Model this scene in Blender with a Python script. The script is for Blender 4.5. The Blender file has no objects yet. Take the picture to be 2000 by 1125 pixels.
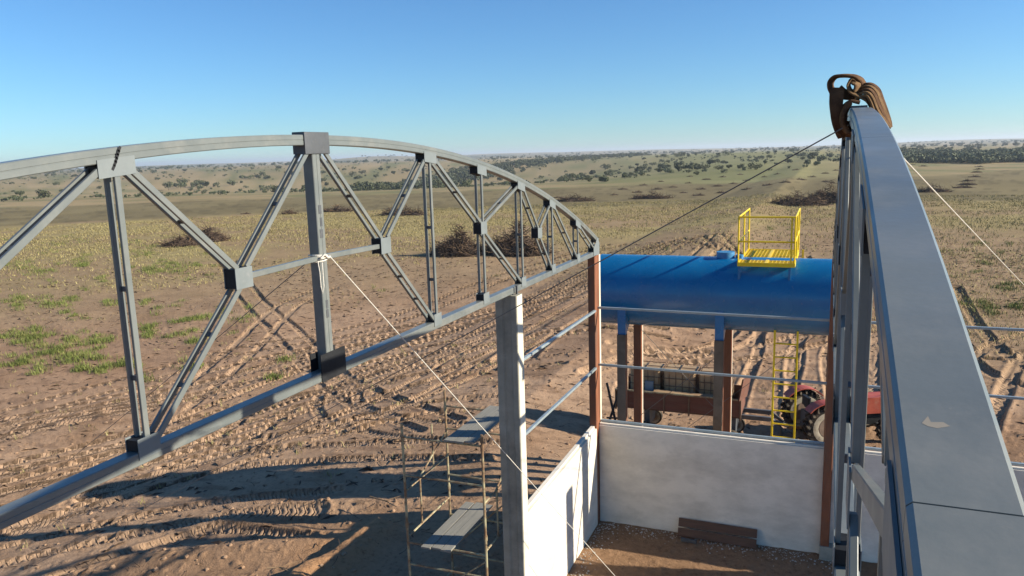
import bpy, math, random
import numpy as np
from mathutils import Vector, Matrix
R = math.radians
random.seed(7); rng = np.random.default_rng(11)
scene = bpy.context.scene
col = scene.collection
# ------------------------------------------------------------------ camera
CAMH = 9.0; F = 1500.0; CX = 1000.0; CY = 562.5
def _n(v): v = np.array(v, float); return v / np.linalg.norm(v)
_dY = _n([620, 282 - CY, F]); _dX = _n([3700, 150, -F]); _dX = _n(_dX - _dX.dot(_dY) * _dY)
_dZ = np.cross(_dX, _dY)
if _dZ[1] > 0: _dZ = -_dZ
CM = np.stack([_dX, _dY, _dZ])
cam = bpy.data.cameras.new('camera'); camo = bpy.data.objects.new('camera', cam); col.objects.link(camo)
cam.sensor_width = 36; cam.lens = 36 * F / 2000; cam.clip_start = 0.02; cam.clip_end = 60000
r_ = CM @ np.array([1, 0, 0.]); u_ = CM @ np.array([0, -1, 0.]); b_ = CM @ np.array([0, 0, -1.])
camo.matrix_world = Matrix(((r_[0], u_[0], b_[0], 0), (r_[1], u_[1], b_[1], 0), (r_[2], u_[2], b_[2], CAMH), (0, 0, 0, 1)))
scene.camera = camo
# ------------------------------------------------------------------ light
SUNV = np.array([1.0, 0.235, 0.465]); SUNV /= np.linalg.norm(SUNV)
SUN_EL = math.asin(SUNV[2]); SUN_AZ = math.atan2(SUNV[0], SUNV[1])      # clockwise from +Y
world = bpy.data.worlds.new('World'); scene.world = world; world.use_nodes = True
wn = world.node_tree; bg = wn.nodes['Background']; sky = wn.nodes.new('ShaderNodeTexSky')
sky.sky_type = 'NISHITA'; sky.sun_disc = False; sky.sun_elevation = SUN_EL; sky.sun_rotation = SUN_AZ
sky.altitude = 300; sky.air_density = 1.0; sky.dust_density = 0.0; sky.ozone_density = 6.0
bg.inputs['Strength'].default_value = 0.075
gam = wn.nodes.new('ShaderNodeGamma'); gam.inputs['Gamma'].default_value = 1.0
tint = wn.nodes.new('ShaderNodeMix'); tint.data_type = 'RGBA'; tint.blend_type = 'MULTIPLY'; tint.inputs['Factor'].default_value = 1.0; tint.inputs['B'].default_value = (.70, .93, 1.05, 1)
wn.links.new(sky.outputs[0], gam.inputs['Color']); wn.links.new(gam.outputs[0], tint.inputs['A']); wn.links.new(tint.outputs['Result'], bg.inputs[0])
sun = bpy.data.lights.new('sun', 'SUN'); suno = bpy.data.objects.new('sun', sun); col.objects.link(suno)
sun.energy = 5.0; sun.angle = R(0.5); sun.color = (1.0, 0.90, 0.74)
suno.rotation_euler = Vector(SUNV).to_track_quat('Z', 'Y').to_euler()
scene.view_settings.view_transform = 'Standard'; scene.view_settings.look = 'None'
scene.view_settings.gamma = 1.0; scene.view_settings.use_curve_mapping = False
scene.view_settings.exposure = 0.95
scene.cycles.volume_step_rate = 4.0

# ------------------------------------------------------------------ helpers
def ray(x, y): return CM @ np.array([(x - CX) / F, (y - CY) / F, 1.0])
_C = np.array([0, 0, CAMH])
def onZ(x, y, z): r = ray(x, y); return _C + (z - CAMH) / r[2] * r
def onX(x, y, X): r = ray(x, y); return _C + X / r[0] * r
def onY(x, y, Y): r = ray(x, y); return _C + Y / r[1] * r

class MB:
    def __init__(s): s.v = []; s.f = []
    def add(s, verts, faces):
        o = len(s.v); s.v += [tuple(p) for p in verts]; s.f += [tuple(i + o for i in f) for f in faces]
    def box(s, x0, x1, y0, y1, z0, z1, c=0.0):
        s.beam(((x0 + x1) / 2, (y0 + y1) / 2, z0), ((x0 + x1) / 2, (y0 + y1) / 2, z1), abs(x1 - x0), abs(y1 - y0), (1, 0, 0), c)
    def beam(s, p, q, w, h, side=None, c=0.0):
        """bar from p to q; w along 'side', h across"""
        p = np.array(p, float); q = np.array(q, float); d = q - p; L = np.linalg.norm(d); d /= L
        if side is None: side = (0, 0, 1) if abs(d[2]) < 0.9 else (1, 0, 0)
        a = np.array(side, float); a = a - a.dot(d) * d; a /= np.linalg.norm(a); b = np.cross(d, a)
        w /= 2; h /= 2
        if c > 0: pr = [(w, h - c), (w - c, h), (-w + c, h), (-w, h - c), (-w, -h + c), (-w + c, -h), (w - c, -h), (w, -h + c)]
        else: pr = [(w, h), (-w, h), (-w, -h), (w, -h)]
        s.prism(p, q, a, b, pr)
    def prism(s, p, q, a, b, pr):
        n = len(pr)
        vs = [p + a * x + b * y for x, y in pr] + [q + a * x + b * y for x, y in pr]
        fs = [(i, (i + 1) % n, n + (i + 1) % n, n + i) for i in range(n)]
        fs += [tuple(range(n - 1, -1, -1)), tuple(range(n, 2 * n))]
        s.add(vs, fs)
    def tube(s, path, r, n=6, r2=None, closed=False):
        P = [np.array(p, float) for p in path]; m = len(P); rings = []
        up = np.array([0.13, 0.21, 0.97])
        prev = None
        for i in range(m):
            t = P[min(i + 1, m - 1)] - P[max(i - 1, 0)]
            if closed: t = P[(i + 1) % m] - P[(i - 1) % m]
            t /= (np.linalg.norm(t) + 1e-9)
            a = prev if prev is not None else np.cross(t, up)
            a = a - a.dot(t) * t
            if np.linalg.norm(a) < 1e-4: a = np.cross(t, np.array([1.0, 0, 0]))
            a /= np.linalg.norm(a); b = np.cross(t, a); prev = a
            rr = r if r2 is None else r + (r2 - r) * i / (m - 1)
            rings.append([P[i] + rr * (math.cos(k * 2 * math.pi / n) * a + math.sin(k * 2 * math.pi / n) * b) for k in range(n)])
        vs = [v for rg in rings for v in rg]; fs = []
        for i in range(m if closed else m - 1):
            j = (i + 1) % m
            for k in range(n): fs.append((i * n + k, i * n + (k + 1) % n, j * n + (k + 1) % n, j * n + k))
        if not closed: fs += [tuple(range(n - 1, -1, -1)), tuple((m - 1) * n + k for k in range(n))]
        s.add(vs, fs)
    def strap(s, path, wdir, w, t):
        """flat webbing strap swept along path, width along wdir"""
        P = [np.array(p, float) for p in path]; m = len(P); vs = []; fs = []
        for i in range(m):
            d = P[min(i + 1, m - 1)] - P[max(i - 1, 0)]; d /= np.linalg.norm(d) + 1e-9
            wd = np.array(wdir[i] if isinstance(wdir, list) else wdir, float); wd = wd - wd.dot(d) * d; wd /= np.linalg.norm(wd) + 1e-9
            nn = np.cross(d, wd)
            for x, y in ((1, .4), (.8, 1), (-.8, 1), (-1, .4), (-1, -.4), (-.8, -1), (.8, -1), (1, -.4)):
                vs.append(P[i] + wd * x * w / 2 + nn * y * t / 2)
        for i in range(m - 1):
            for k in range(8): fs.append((i * 8 + k, i * 8 + (k + 1) % 8, i * 8 + 8 + (k + 1) % 8, i * 8 + 8 + k))
        fs += [tuple(range(7, -1, -1)), tuple((m - 1) * 8 + k for k in range(8))]
        s.add(vs, fs)
    def lathe(s, c, axis, prof, n=32, caps=True):
        """prof: list of (along, radius); axis a unit vector"""
        c = np.array(c, float); ax = _n(axis); a = np.cross(ax, [0, 0, 1.0])
        if np.linalg.norm(a) < 1e-3: a = np.array([1.0, 0, 0])
        a = _n(a); b = np.cross(ax, a); vs = []; fs = []
        for t, r in prof:
            for k in range(n):
                an = 2 * math.pi * k / n; vs.append(c + ax * t + r * (math.cos(an) * a + math.sin(an) * b))
        m = len(prof)
        for i in range(m - 1):
            for k in range(n): fs.append((i * n + k, i * n + (k + 1) % n, (i + 1) * n + (k + 1) % n, (i + 1) * n + k))
        if caps: fs += [tuple(range(n - 1, -1, -1)), tuple((m - 1) * n + k for k in range(n))]
        s.add(vs, fs)
    def mesh(s, name, mat, smooth=False):
        me = bpy.data.meshes.new(name); me.from_pydata(s.v, [], s.f); me.materials.append(mat)
        me.update()
        if smooth:
            try: me.shade_smooth(); me.set_sharp_from_angle(angle=R(38))
            except Exception: pass
        return me
    def build(s, name, mat, parent=None, smooth=False):
        o = bpy.data.objects.new(name, s.mesh(name, mat, smooth)); col.objects.link(o)
        if parent is not None: attach(o, parent)
        return o
def attach(o, parent):
    o.parent = parent
    p = parent; M = Matrix.Identity(4)
    while p is not None:
        M = p.matrix_basis @ M; p = p.parent
    o.matrix_parent_inverse = M.inverted()
def tag(o, label=None, cat=None, group=None, kind=None):
    if label: o['label'] = label
    if cat: o['category'] = cat
    if group: o['group'] = group
    if kind: o['kind'] = kind
    return o
def empty(name, loc, label, cat, group=None, rz=0):
    o = bpy.data.objects.new(name, None); col.objects.link(o); o.location = loc; o.rotation_euler = (0, 0, rz); o.empty_display_size = .2
    return tag(o, label, cat, group)
def copy_tree(o, parent=None):
    c = o.copy(); col.objects.link(c)
    if parent is not None: c.parent = parent
    for ch in list(o.children): copy_tree(ch, c)
    return c

# ------------------------------------------------------------------ materials
def nodes_mat(name):
    m = bpy.data.materials.new(name); m.use_nodes = True; nt = m.node_tree
    return m, nt, nt.nodes['Principled BSDF']
def ND(nt, t, **kw):
    n = nt.nodes.new(t)
    for k, v in kw.items():
        if k in n.inputs: n.inputs[k].default_value = v
        else: setattr(n, k, v)
    return n
def ramp(nt, stops):
    n = nt.nodes.new('ShaderNodeValToRGB'); e = n.color_ramp.elements
    while len(e) > 1: e.remove(e[0])
    e[0].position = stops[0][0]; e[0].color = (*stops[0][1], 1)
    for p, c in stops[1:]: x = e.new(p); x.color = (*c, 1)
    return n
def weathered(name, c1, c2, rough=.5, metal=0.0, scale=3.0, bump=.15, spec=.5, dirt=None, dscale=1.2, dcut=(.55, .7), streak=(1, 1, 1), coat=0.0, bscale=60, rvar=.15, speck=None, sscale=45, scut=(.66, .72)):
    """paint / concrete / wood: two tones in noise, dirt patches, rough variation, fine relief"""
    m, nt, b = nodes_mat(name); L = nt.links
    tc = ND(nt, 'ShaderNodeTexCoord'); mp = ND(nt, 'ShaderNodeMapping'); mp.inputs['Scale'].default_value = streak
    L.new(tc.outputs['Object'], mp.inputs['Vector'])
    n1 = ND(nt, 'ShaderNodeTexNoise', Scale=scale, Detail=6.0, Roughness=.62); L.new(mp.outputs[0], n1.inputs['Vector'])
    r1 = ramp(nt, [(.3, c1), (.7, c2)]); L.new(n1.outputs['Fac'], r1.inputs['Fac'])
    out = r1.outputs[0]
    if dirt:
        n2 = ND(nt, 'ShaderNodeTexNoise', Scale=dscale, Detail=8.0, Roughness=.7); L.new(mp.outputs[0], n2.inputs['Vector'])
        r2 = ramp(nt, [(dcut[0], (0, 0, 0)), (dcut[1], (1, 1, 1))]); L.new(n2.outputs['Fac'], r2.inputs['Fac'])
        mx = ND(nt, 'ShaderNodeMix', data_type='RGBA'); L.new(r2.outputs[0], mx.inputs['Factor'])
        L.new(out, mx.inputs['A']); mx.inputs['B'].default_value = (*dirt, 1); out = mx.outputs['Result']
    if speck:
        n5 = ND(nt, 'ShaderNodeTexNoise', Scale=sscale, Detail=3.0, Roughness=.6); L.new(tc.outputs['Object'], n5.inputs['Vector'])
        r5 = ramp(nt, [(scut[0], (0, 0, 0)), (scut[1], (.8, .8, .8))]); L.new(n5.outputs['Fac'], r5.inputs['Fac'])
        m5 = ND(nt, 'ShaderNodeMix', data_type='RGBA'); L.new(r5.outputs[0], m5.inputs['Factor']); L.new(out, m5.inputs['A']); m5.inputs['B'].default_value = (*speck, 1); out = m5.outputs['Result']
    L.new(out, b.inputs['Base Color'])
    n3 = ND(nt, 'ShaderNodeTexNoise', Scale=scale * 2.3, Detail=5.0); L.new(mp.outputs[0], n3.inputs['Vector'])
    mr = ND(nt, 'ShaderNodeMapRange'); mr.inputs['To Min'].default_value = max(.02, rough - rvar); mr.inputs['To Max'].default_value = min(1, rough + rvar)
    L.new(n3.outputs['Fac'], mr.inputs['Value']); L.new(mr.outputs[0], b.inputs['Roughness'])
    b.inputs['Metallic'].default_value = metal; b.inputs['Specular IOR Level'].default_value = spec
    b.inputs['Coat Weight'].default_value = coat; b.inputs['Coat Roughness'].default_value = .15
    if bump > 0:
        n4 = ND(nt, 'ShaderNodeTexNoise', Scale=bscale, Detail=6.0); L.new(tc.outputs['Object'], n4.inputs['Vector'])
        bp = ND(nt, 'ShaderNodeBump', Strength=bump, Distance=.01); L.new(n4.outputs['Fac'], bp.inputs['Height']); L.new(bp.outputs[0], b.inputs['Normal'])
    return m
M = {}
M['steel'] = weathered('grey_painted_steel', (.112, .128, .126), (.150, .166, .160), rough=.38, scale=2.2, bump=.04, dirt=(.19, .195, .18), dscale=2.6, dcut=(.48, .74), spec=.5, coat=.12, rvar=.16, speck=(.21, .205, .18), sscale=30, scut=(.70, .78))
M['chordtop'] = M['steel']
M['gusset'] = weathered('gusset_steel', (.135, .158, .162), (.17, .193, .196), rough=.5, scale=5, bump=.05, dirt=(.20, .21, .21), dscale=9, dcut=(.6, .75))
M['darksteel'] = weathered('dark_primer_steel', (.055, .06, .065), (.085, .092, .10), rough=.5, scale=6, bump=.08, dirt=(.14, .14, .14), dscale=7, dcut=(.58, .75))
M['blackplate'] = weathered('black_plate', (.009, .010, .012), (.018, .020, .023), rough=.6, scale=6, bump=.05, spec=.25)
M['weld'] = weathered('weld_bead', (.02, .02, .022), (.06, .06, .06), rough=.6, scale=30, bump=.3)
M['concrete'] = weathered('grey_concrete', (.24, .235, .19), (.34, .33, .275), rough=.9, scale=2.5, bump=.35, dirt=(.15, .15, .13), dscale=1.1, dcut=(.5, .75), spec=.2, bscale=40)
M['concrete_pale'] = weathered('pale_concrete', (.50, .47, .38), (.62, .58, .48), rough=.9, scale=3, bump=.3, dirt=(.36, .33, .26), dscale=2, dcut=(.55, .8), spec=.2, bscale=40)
M['redpaint'] = weathered('red_oxide_paint', (.155, .056, .027), (.25, .098, .048), rough=.7, scale=4, bump=.3, dirt=(.14, .075, .05), dscale=2.3, dcut=(.5, .68), spec=.3, bscale=35, streak=(1, 1, .35))
M['wall'] = weathered('white_precast', (.64, .59, .50), (.76, .705, .60), rough=.85, scale=1.1, bump=.12, dirt=(.44, .405, .335), dscale=.7, dcut=(.44, .76), spec=.25, streak=(1, 1, 2.0), speck=(.30, .27, .22), sscale=24, scut=(.70, .76))
M['girt'] = weathered('galvanised_girt', (.26, .32, .34), (.36, .42, .44), rough=.4, metal=.35, scale=5, bump=.05)
M['blue'] = weathered('blue_tank_paint', (.002, .112, .285), (.005, .152, .35), rough=.26, scale=.9, bump=.03, dirt=(.02, .17, .33), dscale=1.5, dcut=(.55, .8), spec=.5, coat=.25, bscale=6, speck=(.10, .20, .28), sscale=14, scut=(.66, .76))
M['blue_light'] = weathered('faded_blue_paint', (.02, .16, .36), (.05, .22, .42), rough=.4, scale=4, bump=.05, dirt=(.10, .26, .40), dscale=5, dcut=(.55, .7))
M['yellow'] = weathered('yellow_paint', (.74, .50, .004), (.84, .60, .01), rough=.42, scale=5, bump=.06, dirt=(.5, .34, .02), dscale=6, dcut=(.6, .75))
M['rust'] = weathered('rusty_tube', (.12, .06, .03), (.26, .17, .09), rough=.75, scale=9, bump=.3, dirt=(.36, .33, .20), dscale=4, dcut=(.45, .6))
M['plank'] = weathered('grey_board', (.17, .165, .14), (.25, .24, .205), rough=.85, scale=6, bump=.3, streak=(6, .5, 6), dirt=(.13, .12, .10), dscale=3, dcut=(.55, .75))
M['wood'] = weathered('brown_board', (.075, .036, .02), (.13, .066, .038), rough=.8, scale=5, bump=.4, streak=(.5, 6, 6), dirt=(.06, .04, .03), dscale=3)
M['rope'] = weathered('pale_rope', (.52, .50, .44), (.66, .63, .55), rough=.9, scale=40, bump=.5)
M['wire'] = weathered('steel_wire', (.08, .08, .075), (.14, .14, .13), rough=.6, scale=30, bump=.2)
M['sling'] = weathered('brown_webbing', (.06, .032, .018), (.135, .072, .038), rough=.9, scale=16, bump=.6, bscale=220, dirt=(.26, .15, .07), dscale=7, dcut=(.5, .75), spec=.15)
M['sling2'] = weathered('tan_webbing', (.125, .072, .034), (.225, .14, .066), rough=.9, scale=14, bump=.6, bscale=220, dirt=(.10, .05, .025), dscale=8, dcut=(.5, .7), spec=.15)
M['tyre'] = weathered('dusty_tyre', (.018, .017, .015), (.035, .031, .026), rough=.9, scale=5, bump=.2, dirt=(.16, .12, .08), dscale=2.5, dcut=(.45, .7), spec=.2)
M['tyreside'] = weathered('dusty_sidewall', (.34, .30, .225), (.42, .375, .285), rough=.95, scale=5, bump=.2, dirt=(.12, .10, .075), dscale=4, dcut=(.5, .7), spec=.1)
M['tractor'] = weathered('faded_red_paint', (.30, .045, .024), (.40, .085, .045), rough=.5, scale=4, bump=.05, dirt=(.34, .18, .11), dscale=2.6, dcut=(.5, .72))
M['whitefend'] = weathered('worn_white_paint', (.50, .44, .37), (.62, .56, .48), rough=.6, scale=5, bump=.05, dirt=(.40, .26, .18), dscale=3, dcut=(.5, .7))
M['rim'] = weathered('muddy_rim', (.16, .11, .08), (.24, .17, .12), rough=.7, scale=6, bump=.1)
M['trailer'] = weathered('rusty_red_sideboard', (.10, .036, .02), (.155, .056, .032), rough=.8, scale=4, bump=.2, dirt=(.12, .065, .042), dscale=3, dcut=(.45, .7), streak=(.4, 1, 2))
M['tote'] = weathered('dusty_plastic', (.34, .22, .115), (.45, .32, .175), rough=.6, scale=3, bump=.05, dirt=(.22, .16, .10), dscale=1.8, dcut=(.45, .7))
M['cage'] = weathered('cage_bar', (.10, .06, .035), (.19, .115, .065), rough=.7, scale=9, bump=.1)
M['stick'] = weathered('dead_branch', (.055, .038, .028), (.12, .085, .062), rough=.95, scale=2, bump=.0, spec=.1)
M['paletwig'] = weathered('pale_twig', (.25, .16, .09), (.36, .25, .15), rough=.95, scale=2, bump=.0, spec=.1)
M['scuff'] = weathered('beige_scuff', (.22, .195, .155), (.27, .24, .19), rough=.6, scale=20, bump=0)
M['postbrown'] = weathered('weathered_post', (.12, .092, .066), (.20, .155, .115), rough=.9, scale=4, bump=.3, dirt=(.09, .07, .05), dscale=2, dcut=(.5, .7), spec=.2)
M['floorboard'] = M['wood']
M['pebble'] = weathered('rubble', (.34, .31, .26), (.5, .47, .42), rough=.95, scale=4, bump=.2, spec=.1)
M['grey_tote'] = weathered('grey_bin', (.18, .22, .24), (.26, .3, .32), rough=.5, scale=4, bump=.05)

def foliage(name, c1, c2, c3):
    m, nt, b = nodes_mat(name); L = nt.links
    oi = ND(nt, 'ShaderNodeObjectInfo'); tc = ND(nt, 'ShaderNodeTexCoord')
    n = ND(nt, 'ShaderNodeTexNoise', Scale=1.4, Detail=3.0); L.new(tc.outputs['Object'], n.inputs['Vector'])
    r = ramp(nt, [(.3, c1), (.55, c2), (.75, c3)]); L.new(n.outputs['Fac'], r.inputs['Fac'])
    hs = ND(nt, 'ShaderNodeHueSaturation'); mr = ND(nt, 'ShaderNodeMapRange'); mr.inputs['To Min'].default_value = .7; mr.inputs['To Max'].default_value = 1.35
    L.new(oi.outputs['Random'], mr.inputs['Value']); L.new(mr.outputs[0], hs.inputs['Value']); L.new(r.outputs[0], hs.inputs['Color'])
    L.new(hs.outputs[0], b.inputs['Base Color']); b.inputs['Roughness'].default_value = .8; b.inputs['Specular IOR Level'].default_value = .2
    return m
M['leaf'] = foliage('savanna_foliage', (.052, .060, .028), (.085, .094, .046), (.125, .13, .07))
M['forest'] = foliage('woodland_foliage', (.055, .066, .036), (.085, .098, .052), (.13, .14, .08))
M['bark'] = weathered('bark', (.07, .055, .04), (.12, .10, .08), rough=.95, scale=4, bump=0)
M['grass'] = foliage('green_grass', (.075, .10, .022), (.14, .165, .042), (.28, .255, .095))
M['dry'] = foliage('dry_grass', (.22, .185, .075), (.33, .28, .12), (.44, .375, .18))

# ------------------------------------------------------------------ ground
def hash2(ix, iy, s):
    h = (ix.astype(np.int64) * 374761393 + iy.astype(np.int64) * 668265263 + s * 974634777) & 0x7fffffff
    h = ((h ^ (h >> 13)) * 1274126177) & 0x7fffffff
    return ((h ^ (h >> 16)) & 0xffff) / 65535.0
def vnoise(x, y, s=0):
    ix = np.floor(x); iy = np.floor(y); fx = x - ix; fy = y - iy
    fx = fx * fx * fx * (fx * (fx * 6 - 15) + 10); fy = fy * fy * fy * (fy * (fy * 6 - 15) + 10)
    a = hash2(ix, iy, s); b = hash2(ix + 1, iy, s); c = hash2(ix, iy + 1, s); d = hash2(ix + 1, iy + 1, s)
    return (a + (b - a) * fx) * (1 - fy) + (c + (d - c) * fx) * fy
def fbm(x, y, o=4, s=0, g=.5):
    t = 0; a = 1; n = 0
    for i in range(o):
        t = t + a * (vnoise(x * 2 ** i + 17.3 * i, y * 2 ** i - 9.1 * i, s + i) - .5); n += a; a *= g
    return t / n * 2          # about -1..1
def sst(a, b, x): t = np.clip((x - a) / (b - a), 0, 1); return t * t * (3 - 2 * t)
def pxdir(x): r = ray(x, 562 - (x - 1000) * .03 - 262); return math.atan2(r[0], r[1])
def base_h(x, y):
    d = np.hypot(x, y)
    left = np.clip((-8.3 - x) / 13.0, 0, 1); left = left * (1 - .12 * np.sin(left * np.pi)); back = sst(18.0, 25.0, y) * sst(-13.0, -5.0, x)
    z = -np.maximum(1.35 * left, .88 * back) - .25 * sst(25, 60, d)
    # valley with the wooded stream, then gently rising country
    a = np.arctan2(x, y)
    w = np.exp(-((a - pxdir(820)) / .38) ** 2)
    z = z - w * 13 * np.exp(-((d - 640) / 260) ** 2)
    z = z - 3.0 * sst(220, 500, d) * (1 - sst(900, 2200, d)) * (1 - w)
    wr = np.exp(-((a - pxdir(1450)) / .16) ** 2)
    z = z + wr * 6.0 * sst(260, 520, d) * (1 - sst(700, 1500, d))
    z = z + fbm(x / 420., y / 420., 3, 5) * 3.2 * sst(250, 900, d) + fbm(x / 2200., y / 2200., 3, 9) * 16 * sst(1500, 5000, d)
    for px, dd, hh, wa, wd in ((730, 4300, 22, .075, 900), (1230, 5200, 20, .10, 900), (1900, 6000, 16, .1, 1200), (1050, 7500, 24, .25, 1500)):
        z = z + hh * np.exp(-((a - pxdir(px)) / wa) ** 2 - ((d - dd) / wd) ** 2)
    z = z - 9 * sst(7000, 12000, d)
    return z
# wheel tracks, as image hints turned into ground curves (width, depth, lug depth, pairs)
def G(x, y, z=-.85):
    for _ in range(7):
        p = onZ(x, y, z); z = float(base_h(np.array([p[0]]), np.array([p[1]]))[0])
    return (p[0], p[1])
TR = []
def track(pts, w=.46, dep=.06, lug=.028, pitch=.24, gauge=0.0):
    P = np.array(pts, float)
    # Catmull-Rom resample
    Q = []
    E = np.vstack([2 * P[0] - P[1], P, 2 * P[-1] - P[-2]])
    for i in range(1, len(E) - 2):
        for t in np.linspace(0, 1, 14, endpoint=False):
            p0, p1, p2, p3 = E[i - 1], E[i], E[i + 1], E[i + 2]
            Q.append(.5 * ((2 * p1) + (-p0 + p2) * t + (2 * p0 - 5 * p1 + 4 * p2 - p3) * t * t + (-p0 + 3 * p1 - 3 * p2 + p3) * t ** 3))
    Q.append(E[-2]); Q = np.array(Q)
    offs = [0.0] if gauge == 0 else [-gauge / 2, gauge / 2]
    tn = np.gradient(Q, axis=0); tn /= np.linalg.norm(tn, axis=1)[:, None] + 1e-9; nn = np.stack([-tn[:, 1], tn[:, 0]], 1)
    for o in offs: TR.append((Q + nn * o, w, dep, lug, pitch))
track([G(1420, 440), G(1240, 500), G(1000, 600), G(700, 680), G(380, 760), G(0, 850), G(-200, 900)], gauge=1.8, dep=.08)
track([G(1380, 450), G(1180, 540), G(900, 630), G(560, 700), G(200, 790), G(-150, 860)], gauge=1.9, dep=.06)
track([G(1150, 560), G(900, 650), G(640, 720), G(350, 830), G(0, 930)], gauge=1.7, dep=.07)
track([G(420, 470), G(480, 570), G(560, 650), G(680, 760), G(860, 830)], gauge=1.6, dep=.07, lug=.018)
track([G(1040, 640), G(860, 690), G(700, 740), G(660, 790), G(760, 830), G(960, 850)], w=.45, dep=.045, gauge=1.7, lug=.02)
track([G(1100, 700), G(900, 720), G(720, 760), G(560, 790), G(460, 850), G(300, 900)], w=.45, dep=.08, gauge=1.8)
track([G(980, 780), G(800, 800), G(600, 850), G(420, 880), G(150, 960)], w=.5, dep=.09, gauge=1.6, lug=.035)
track([G(0, 1010), G(240, 960), G(460, 900), G(700, 880), G(960, 880)], w=.5, dep=.07, gauge=1.5)
track([G(-100, 1110), G(200, 1040), G(420, 1000), G(640, 980)], w=.5, dep=.07, gauge=1.5, lug=.03)
track([G(60, 1150), G(220, 1090), G(420, 1040), G(600, 1050)], w=.5, dep=.07, lug=.03)
track([G(1480, 860), G(1500, 760), G(1520, 660), G(1480, 560), G(1380, 450), G(1330, 410)], w=.5, dep=.08, gauge=1.9, lug=.03)
track([G(1590, 800), G(1580, 700), G(1600, 620), G(1560, 500)], w=.5, dep=.08, gauge=1.5, lug=.03)
track([G(1180, 740), G(1300, 700), G(1460, 690), G(1640, 660), G(1900, 690), G(2050, 700)], w=.6, dep=.10, gauge=1.9, lug=.04)
track([G(1200, 680), G(1340, 690), G(1430, 670), G(1460, 640), G(1400, 620)], w=.6, dep=.10, lug=.04, gauge=1.4)
track([G(2060, 760), G(1960, 720), G(1880, 640), G(1840, 560)], w=.6, dep=.10, gauge=1.8, lug=.04)
track([G(2080, 640), G(1960, 690), G(1900, 780), G(1860, 860)], w=.6, dep=.08, gauge=1.8, lug=.04)
track([G(1700, 820), G(1704, 740), G(1712, 650)], w=.6, dep=.06, lug=.04)
track([G(1330, 540), G(1420, 450), G(1470, 420)], w=.5, dep=.08, gauge=1.8)
track([G(1260, 430), G(1400, 480), G(1520, 520)], w=.5, dep=.07, gauge=1.8)
track([G(640, 560), G(560, 600), G(470, 690), G(330, 800)], w=.45, dep=.05, gauge=1.6)
track([G(1000, 700), G(1060, 660), G(1150, 640), G(1300, 650)], w=.5, dep=.09, gauge=1.7, lug=.04)

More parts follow.
